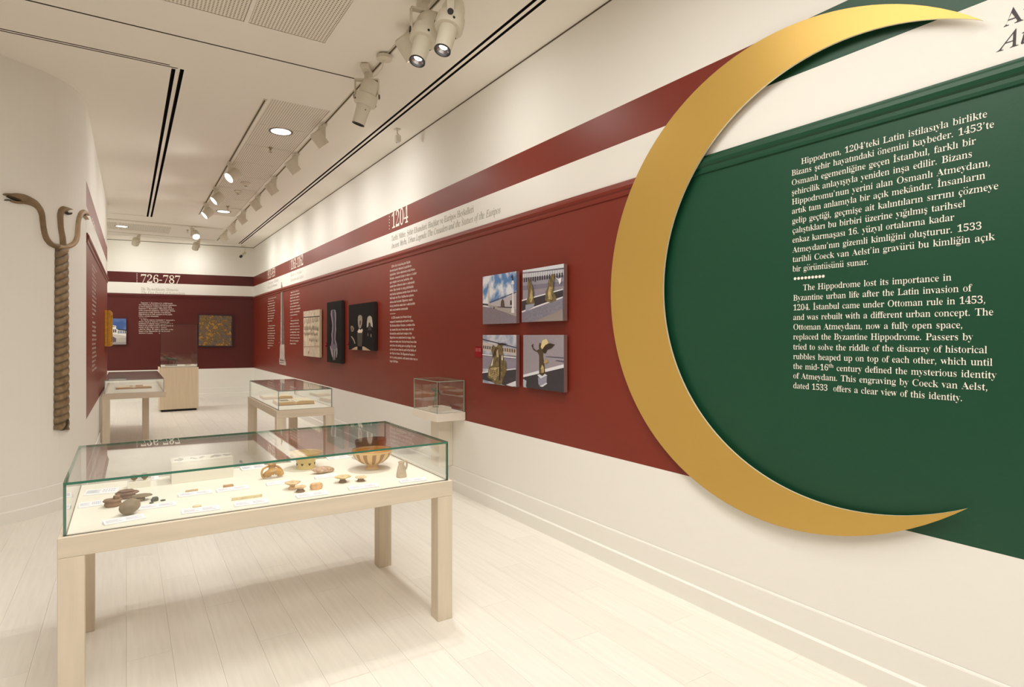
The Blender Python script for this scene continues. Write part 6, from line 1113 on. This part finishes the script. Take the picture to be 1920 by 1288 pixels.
for (x, y, s, nm) in ((.117, 3.42, .018, 'larger dark green curved glass sherd beside the brown sherds'), (.102, 3.385, .010, 'smallest dark green glass sherd, in front of the curved one'), (.152, 3.405, .012, 'flat dark green glass sherd, right of the curved one')):
    o = lump(s, s*.6, s*.75 if s > .012 else s*.4, s*1000, .25, 3, .6).build('glass_sherd', GS, None, smooth=True); o.location = T(x, y); o.rotation_euler.z = .3; tag(o, nm, 'sherd', 'dark green glass sherds')
# tiles, bone, pebble
def chunk(name, x, y, L, Wd, H, rz, m, lab, cat, seed=1):
    bm = bmesh.new(); bmesh.ops.create_cube(bm, size=1); bmesh.ops.subdivide_edges(bm, edges=bm.edges, cuts=4, use_grid_fill=True)
    for v in bm.verts:
        k = noise.noise(v.co*3+Vector((seed, seed, 0))); v.co = Vector((v.co.x*L*(1+.05*k), v.co.y*Wd*(1+.15*k), (v.co.z+.5)*H*(1+(.12*k if v.co.z > -.4 else 0))))
    mb = MB(); mb.v = [tuple(v.co) for v in bm.verts]; mb.f = [tuple(w.index for w in f.verts) for f in bm.faces]; mb.m = [0]*len(mb.f); bm.free()
    o = mb.build(name, m, None, smooth=True); o.location = T(x, y); o.rotation_euler.z = rz; tag(o, lab, cat); return o
chunk('clay_tablet', .288, 3.53, .056, .02, .008, .02, cl((206, 178, 140), .1), 'flat beige rectangular fragment, left of the two behind the cards', 'fragment', 2)
chunk('clay_tablet', .462, 3.53, .048, .026, .010, .02, cl((188, 146, 100), .2), 'reddish-brown rectangular fragment, right of the two behind the cards', 'fragment', 5)
chunk('bone_rod', .508, 3.225, .138, .016, .012, .0, cl((222, 204, 160), .15, 60), 'long thin carved bone rod behind its card', 'bone rod', 7)
o = lump(.020, .011, .007, 21, .1, 3, .4).build('shell_bead', cl((226, 204, 166), .1), None, smooth=True); o.location = T(.283, 3.20); tag(o, 'tiny flat pale oval bead in the front row', 'bead')
# spouted handle fragment: arched body, two loop handles and a mouth
o = thing1('amphora_fragment', T(.71, 3.615), 'golden-brown amphora mouth fragment with loop handle and arched broken edge', 'pottery fragment', rz=.1)
mo = mat('golden_clay', (196, 150, 82), .4, 0, .3, 20, bump=.2)
vs = []; fs = []; na, nb = 21, 9
for i in range(na):
    a = -1.35+2.7*i/(na-1)
    for j in range(nb):
        f = j/(nb-1); r = .023+.034*f+.004*math.sin(i*1.3)*(1-f); bul = math.sin(f*2.2)
        x = math.sin(a)*r*1.08; z = math.cos(a)*r*.92; y = -.026*bul*(.6+.4*math.cos(a))+.028*f*f-.01*math.cos(a)
        vs.append((x, y, max(0.001, z+.002)))
for i in range(na-1):
    for j in range(nb-1): a = i*nb+j; fs.append((a, a+1, a+nb+1, a+nb))
mb = MB().add(vs, fs); q1 = mb.build('arched_shoulder', mo, o, smooth=True); sd = q1.modifiers.new('thick', 'SOLIDIFY'); sd.thickness = .006; sd.offset = 0
MB().lathe([(.020, -.004), (.016, .006), (.017, .014), (.0225, .022), (.021, .0245), (.0165, .020), (.013, .008), (.013, 0)], 24, cap=False, loc=(-.004, .016, .053)).build('mouth', mo, o, smooth=True)
for sgn, pts in ((-1, [(-.016, .016, .066), (-.034, .010, .066), (-.056, .002, .058), (-.066, -.002, .040), (-.064, -.004, .020), (-.056, -.006, .007)]), (1, [(.010, .016, .064), (.026, .012, .060), (.042, .004, .044), (.050, -.002, .026)])):
    MB().tube(smoothpts(pts, 4), .0055, 8, flat=1.3).build('loop_handle', mo, o, smooth=True)
# decorated flat sherd
m = bpy.data.materials.new('speckled_sherd'); m.use_nodes = True
o = lump(.066, .030, .016, 33, .22, 4, .5).build('pottery_sherd', mat('speckled_clay', (192, 160, 132), .7, 0, .35, 70, bump=.5), None, smooth=True); o.location = T(.985, 3.585); o.location.z += .012; o.rotation_euler = (.30, .06, .12); tag(o, 'wide speckled pinkish sherd propped in front of the yellow bowl', 'sherd')
def pedestal(loc, lab, r, h, col, foot, seed, grp='small orange pottery feet'):
    o = thing1('footed_sherd', loc, lab, 'sherd', grp); rr = random.Random(seed); n = 20; m = cl(col, .25, 40, bump=.5); m2 = cl((128, 98, 70), .2, 30)
    prof = [(foot*.9, 0), (foot, .06), (foot*.62, .42), (foot*.66, .55)]; top = [(foot*.66, .55), (r*.9, .78), (r, .93), (r*.86, 1.0), (.0001, .9)]
    MB().lathe([(a, b*h) for a, b in prof], n, cap=False).build('foot_ring', m2 if seed % 2 else m, o, smooth=True)
    jig = [1+rr.uniform(-.22, .14) for _ in range(n)]; vs = []; fs = []
    for a, b in top:
        for k in range(n): t = 6.2832*k/n; j = jig[k] if a > foot*.7 else 1; vs.append((a*j*math.cos(t), a*j*math.sin(t), b*h+rr.uniform(-.0012, .0012)))
    for i in range(len(top)-1):
        for k in range(n): a, b = i*n+k, i*n+(k+1) % n; fs.append((a, b, b+n, a+n))
    MB().add(vs, fs).build('broken_bowl', m, o, smooth=True); return o
pedestal(T(.742, 3.295), 'orange bowl foot with wide broken flange, rear one of the stacked-looking pair', .040, .038, (226, 192, 146), .022, 2)
pedestal(T(.764, 3.215), 'orange bowl foot on a dark base, front one of the stacked-looking pair', .028, .030, (220, 184, 138), .024, 3)
disc_slabs(T(.848, 3.225), 'orange squat broken cup base, right of the pair of bowl feet', (226, 180, 130), [('cup_base', .032, .024, .030, 0, 0, .85)], 14)
pedestal(T(1.010, 3.29), 'orange patterned bowl fragment on a dark foot, left of the two before the striped bowl', .042, .036, (226, 198, 148), .023, 5)
pedestal(T(1.105, 3.265), 'orange patterned bowl fragment sitting low, right of the two before the striped bowl', .035, .026, (226, 200, 158), .024, 7)
# risers with coins and cups
o = box('display_riser', (-.155, -.075, 0), (.155, .075, .118), M_deck, None, .001); o.location = T(.363, 3.832); tag(o, 'tall cream display block carrying rows of coins', 'block')
RZ = DZ+.1185
mc = mat('coin_silver', (150, 144, 140), .4, .4, .25, 60)
coins = [(-.112, -.034), (-.128, -.012), (-.103, -.008), (-.108, .022), (-.034, -.020), (-.048, .006), (-.004, -.012), (.006, .013), (.052, -.024), (.060, .004), (.078, .024), (.080, -.018), (.092, .004), (.070, -.002), (.130, -.014), (.122, .014), (.144, .008)]
cn = None
coin_names = ['front one of the leftmost cluster', 'left one of the leftmost cluster', 'right one of the leftmost cluster', 'rear one of the leftmost cluster', 'right one of the second cluster', 'left one of the second cluster',
    'left one of the middle pair', 'right one of the middle pair', 'front left one of the large cluster', 'left one of the large cluster', 'rear one of the large cluster', 'front right one of the large cluster', 'right one of the large cluster', 'top one of the large cluster',
    'front one of the rightmost cluster', 'rear left one of the rightmost cluster', 'right one of the rightmost cluster']
GC_ = 'small silver coins on the tall display block'
for i, (a, b) in enumerate(coins):
    if cn is None: cn = MB().lathe([(.0103, 0), (.0112, .0005), (.0112, .0020), (.0103, .0026)], 16).build('coin', mc, None, smooth=True); c2 = cn
    else: c2 = cn.copy(); C.objects.link(c2)
    c2.location = (.363+a, 3.832+b, RZ+.0006+.0028*(i == 13)); tag(c2, 'small silver coin on the tall cream block, '+coin_names[i], 'coin', GC_)
o = box('display_riser', (-.053, -.028, 0), (.053, .028, .034), M_deck, None, .001); o.location = T(.058, 3.795); tag(o, 'low cream display block carrying two small cups', 'block')
for x, nm in ((.035, 'left'), (.083, 'right')):
    o = thing1('miniature_cup', (x, 3.79, DZ+.0350), 'tiny dark round cup on the low display block, the %s one' % nm, 'cup', 'pair of tiny cups on the low block')
    mm = mat('dark_bronze', (104, 88, 60), .5, 0, .3, 60); MB().lathe([(.0001, .007), (.009, .007), (.0155, .013), (.0175, .022), (.0155, .032), (.009, .0365), (.0001, .037)], 22, cap=False).build('cup_body', mm, o, smooth=True)
    MB().lathe([(.007, 0), (.0065, .004), (.005, .010)], 16).build('ring_stand', cl((214, 190, 150), .05), o)
# caption cards: (front-left picture corner, front-right picture corner, depth in m, label)
cards = [((196, 986), (274, 972), .052, 'white caption card in front of the smooth egg-shaped stone', 0), ((156, 930), (219, 924), .085, 'large white caption card with small drawings, rear left corner', 2),
         ((147, 953.5), (193, 947.5), .065, 'white caption card with small drawings, left edge before the rear one', 2), ((259.5, 957.5), (331, 948), .045, 'white caption card beside the dark green glass sherds', 0),
         ((335, 933), (398, 925), .045, 'white caption card in front of the flat beige fragment', 0), ((407, 924), (467.7, 916), .045, 'white caption card in front of the reddish-brown fragment', 0),
         ((341, 965), (412.4, 955.8), .048, 'white caption card in front of the tiny pale bead', 0), ((440, 951), (504, 943), .046, 'white caption card in front of the bone rod', 0),
         ((454, 883), (500, 877.5), .08, 'white caption card right of the tall display block', 0), ((501, 911.4), (546, 905.6), .042, 'white caption card in front of the amphora fragment', 0),
         ((558, 935.3), (616, 927), .05, 'white caption card in front of the orange bowl feet', 0), ((592.5, 899), (634, 893.6), .042, 'white caption card in front of the speckled sherd', 0),
         ((656, 919.8), (711, 912.6), .045, 'white caption card in front of the orange patterned fragments', 0), ((752, 906.7), (800, 901), .045, 'white caption card in front of the small jug', 0),
         ((616, 863), (655, 858.3), .045, 'white caption card between the yellow bowl and the striped bowl', 0), ((545.6, 866.8), (560, 865), .05, 'white caption card behind the yellow bowl', 0), ((284, 901), (298, 899.4), .06, 'white caption card behind the low display block', 0)]
for (a, b, dep, lb, kind) in cards:
    p, q_ = Vector(on_z(*a, DZ)), Vector(on_z(*b, DZ)); d = (q_-p); L = d.length; ang = math.atan2(d.y, d.x)
    o = empty('caption_card', (p.x, p.y, DZ+.0006), lb, 'card', 'white caption cards in the big case', rz=ang)
    sl = .10
    mb = MB(); mb.add([(0, 0, 0), (L, 0, 0), (L, dep, 0), (0, dep, 0), (0, 0, .004), (L, 0, .004), (L, dep, .011), (0, dep, .011)], [(0, 3, 2, 1), (4, 5, 6, 7), (0, 1, 5, 4), (1, 2, 6, 5), (2, 3, 7, 6), (3, 0, 4, 7)])
    cb = mb.build('card_block', M_card, o)
    mb = MB(); n = max(3, int(dep/.011))
    for c0, c1 in ((.05, .46), (.53, .93)):
        if L < .06 and c0 > .5: continue
        for k in range(n):
            y = dep*(.22+.62*k/n); z = .004+.007*y/dep+.0004; e = c1-(.12 if k % 3 == 2 else .02*(k % 2))
            if kind == 2 and c0 > .5: continue
            mb.add([(L*c0, y, z), (L*e, y, z), (L*e, y+.0028, z+.0002), (L*c0, y+.0028, z+.0002)], [(0, 1, 2, 3)])
    if kind == 2:
        for r_ in range(2):
            for k in range(5):
                x = L*(.55+.08*k); y = dep*(.3+.32*r_); z = .004+.007*y/dep+.0005
                mb.add([(x, y, z), (x+.004, y, z), (x+.004, y+.012, z+.0008), (x, y+.012, z+.0008)], [(0, 1, 2, 3)]); mb.add([(x-.003, y+.010, z+.001), (x+.008, y+.010, z+.001), (x+.008, y+.012, z+.0011), (x-.003, y+.012, z+.0011)], [(0, 1, 2, 3)])
    mb.build('caption_print', M_cardink, cb)

# ---------------------------------------------------------------- books and bronzes in the other cases
M_page = mat('page_paper', (240, 228, 200), .7, 0, .04, 30); M_pedge = mat('page_edges', (214, 178, 124), .7, 0, .2, 8, (1, 1, 120)); M_cov = mat('book_cover', (122, 82, 44), .6); M_pic = mat('page_ink', (160, 146, 124), .7, 0, .3, 40)
def open_book(name, loc, rz, w, d, th, lab, lean=.012, cover=M_cov, picm=M_pic, pics=()):
    """open book, w across both pages, d deep"""
    o = empty(name, loc, lab, 'book', rz=rz)
    box('cover_board', (-w/2-.004, -d/2-.004, 0), (-.002, d/2+.004, .004), cover, o, .001); box('cover_board', (.002, -d/2-.004, 0), (w/2+.004, d/2+.004, .004), cover, o, .001)
    for sg, h in ((-1, th*.9), (1, th)):
        prof = [(0.002, .0045), (w/2, .0045), (w/2-.004, h*.95), (w*.32, h), (w*.12, h*1.04), (.03, h*.98), (.006, h*.7)]
        vs = [(sg*x, -d/2, z) for x, z in prof]+[(sg*x, d/2, z) for x, z in prof]; n = len(prof)
        mb = MB().add(vs, [tuple(range(n)), tuple(range(2*n-1, n-1, -1)), (0, 1, n+1, n), (1, 2, n+2, n+1)], 0); mb.add(vs, [(i, i+1, n+i+1, n+i) for i in range(2, n-1)]+[(n-1, 0, n, 2*n-1)], 1)
        mb.build('page_block', [M_pedge, M_page], o)
    mb = MB()
    for sg, x0, x1, y0, y1 in pics:
        z = th*(1.06 if sg > 0 else .98)
        mb.add([(x0, y0, z), (x1, y0, z), (x1, y1, z), (x0, y1, z)], [(0, 1, 2, 3)])
    if pics: mb.build('page_print', picm, o)
    return o
DK2 = TH_+.0036
open_book('open_book', (1.695, 7.48, DK2), -.06, .42, .38, .045, 'thick open book with tan page edges, front one in the middle table case', pics=[(-1, -.16, -.06, -.1, .1)])
open_book('open_book', (1.655, 8.27, DK2), -.05, .36, .34, .036, 'open book lying behind the thick one in the middle table case')
open_book('open_book', (.10, 11.1, DK2), .0, .46, .42, .030, 'open book with a red-brown drawing in the case by the left wall', picm=mat('sanguine_print', (186, 128, 96), .7, 0, .3, 30), pics=[(1, .02, .12, -.14, .12), (-1, -.06, -.015, -.05, .08)])
# stand card in the plinth and bronze animals
def quadruped(loc, lab, rz, s, m, nm='bronze_figurine'):
    o = empty(nm, loc, lab, 'figurine', rz=rz); mb = MB()
    me = bpy.data.meshes.new('animal_body'); P = [(-.06, 0, .075), (-.02, 0, .08), (.03, 0, .082), (.062, 0, .10), (.078, 0, .128), (.098, 0, .118), (-.055, -.016, .04), (-.06, -.016, 0), (-.055, .016, .04), (-.048, .016, 0), (.032, -.015, .04), (.04, -.015, 0), (.034, .015, .04), (.024, .015, 0), (-.078, 0, .07), (-.088, 0, .04)]
    E_ = [(0, 1), (1, 2), (2, 3), (3, 4), (4, 5), (0, 6), (6, 7), (0, 8), (8, 9), (2, 10), (10, 11), (2, 12), (12, 13), (0, 14), (14, 15)]; Rr = [.02, .021, .022, .014, .012, .007, .008, .005, .008, .005, .008, .005, .008, .005, .005, .003]
    me.from_pydata([(a*s, b*s, c*s) for a, b, c in P], E_, []); b = bpy.data.objects.new('animal_body', me); C.objects.link(b); b.parent = o; b.location.z = .012*s
    sk = b.modifiers.new('skin', 'SKIN'); 
    for v, r in zip(me.skin_vertices[0].data, Rr): v.radius = (r*s, r*s)
    me.skin_vertices[0].data[1].use_root = True
    sb = b.modifiers.new('sub', 'SUBSURF'); sb.levels = sb.render_levels = 2; me.materials.append(m)
    box('figurine_base', (-.08*s, -.03*s, 0), (.07*s, .03*s, .008*s), m, o, .001); return o
mbz = mat('green_bronze', (64, 60, 44), .45, .5, .3, 40)
quadruped((.80, 14.72, .9655), 'small dark bronze horse figurine inside the tall plinth case', math.pi, 1.5, mbz)
o = empty('bronze_dish', (1.12, 14.7, .9655), 'flat pale dish lying in the tall plinth case, right of the horse', 'dish'); MB().lathe([(.0001, .002), (.05, 0), (.07, .012), (.066, .014), (.045, .005), (.0001, .005)], 24, cap=False).build('dish_body', cl((190, 170, 140), .1), o, smooth=True)
# standing bronze figure in the wall case
o = empty('bronze_statuette', (2.665, 5.56, .8705), 'slender green bronze standing statuette in the small wall case', 'statuette'); me = bpy.data.meshes.new('figure')
P = [(0, 0, .10), (0, 0, .14), (0, 0, .175), (0, 0, .195), (.0, 0, .215), (-.018, 0, .05), (-.022, 0, .004), (.018, 0, .05), (.02, 0, .004), (-.03, 0, .165), (-.045, .01, .20), (-.03, .01, .235), (.03, 0, .16), (.045, -.01, .13), (.03, -.015, .11)]
E_ = [(0, 1), (1, 2), (2, 3), (3, 4), (0, 5), (5, 6), (0, 7), (7, 8), (2, 9), (9, 10), (10, 11), (2, 12), (12, 13), (13, 14)]
me.from_pydata(P, E_, []); b = bpy.data.objects.new('figure', me); C.objects.link(b); b.parent = o; b.location.z = .006; b.modifiers.new('skin', 'SKIN')
for v, r in zip(me.skin_vertices[0].data, [.017, .015, .019, .007, .015, .010, .008, .010, .008, .008, .006, .005, .008, .006, .005]): v.radius = (r, r*.8)
me.skin_vertices[0].data[0].use_root = True; sb = b.modifiers.new('sub', 'SUBSURF'); sb.levels = sb.render_levels = 2
mg = mat('verdigris', (52, 92, 66), .5, .2, .3, 50); me.materials.append(mg); box('figure_base', (-.03, -.02, 0), (.03, .02, .005), mg, o, .001)
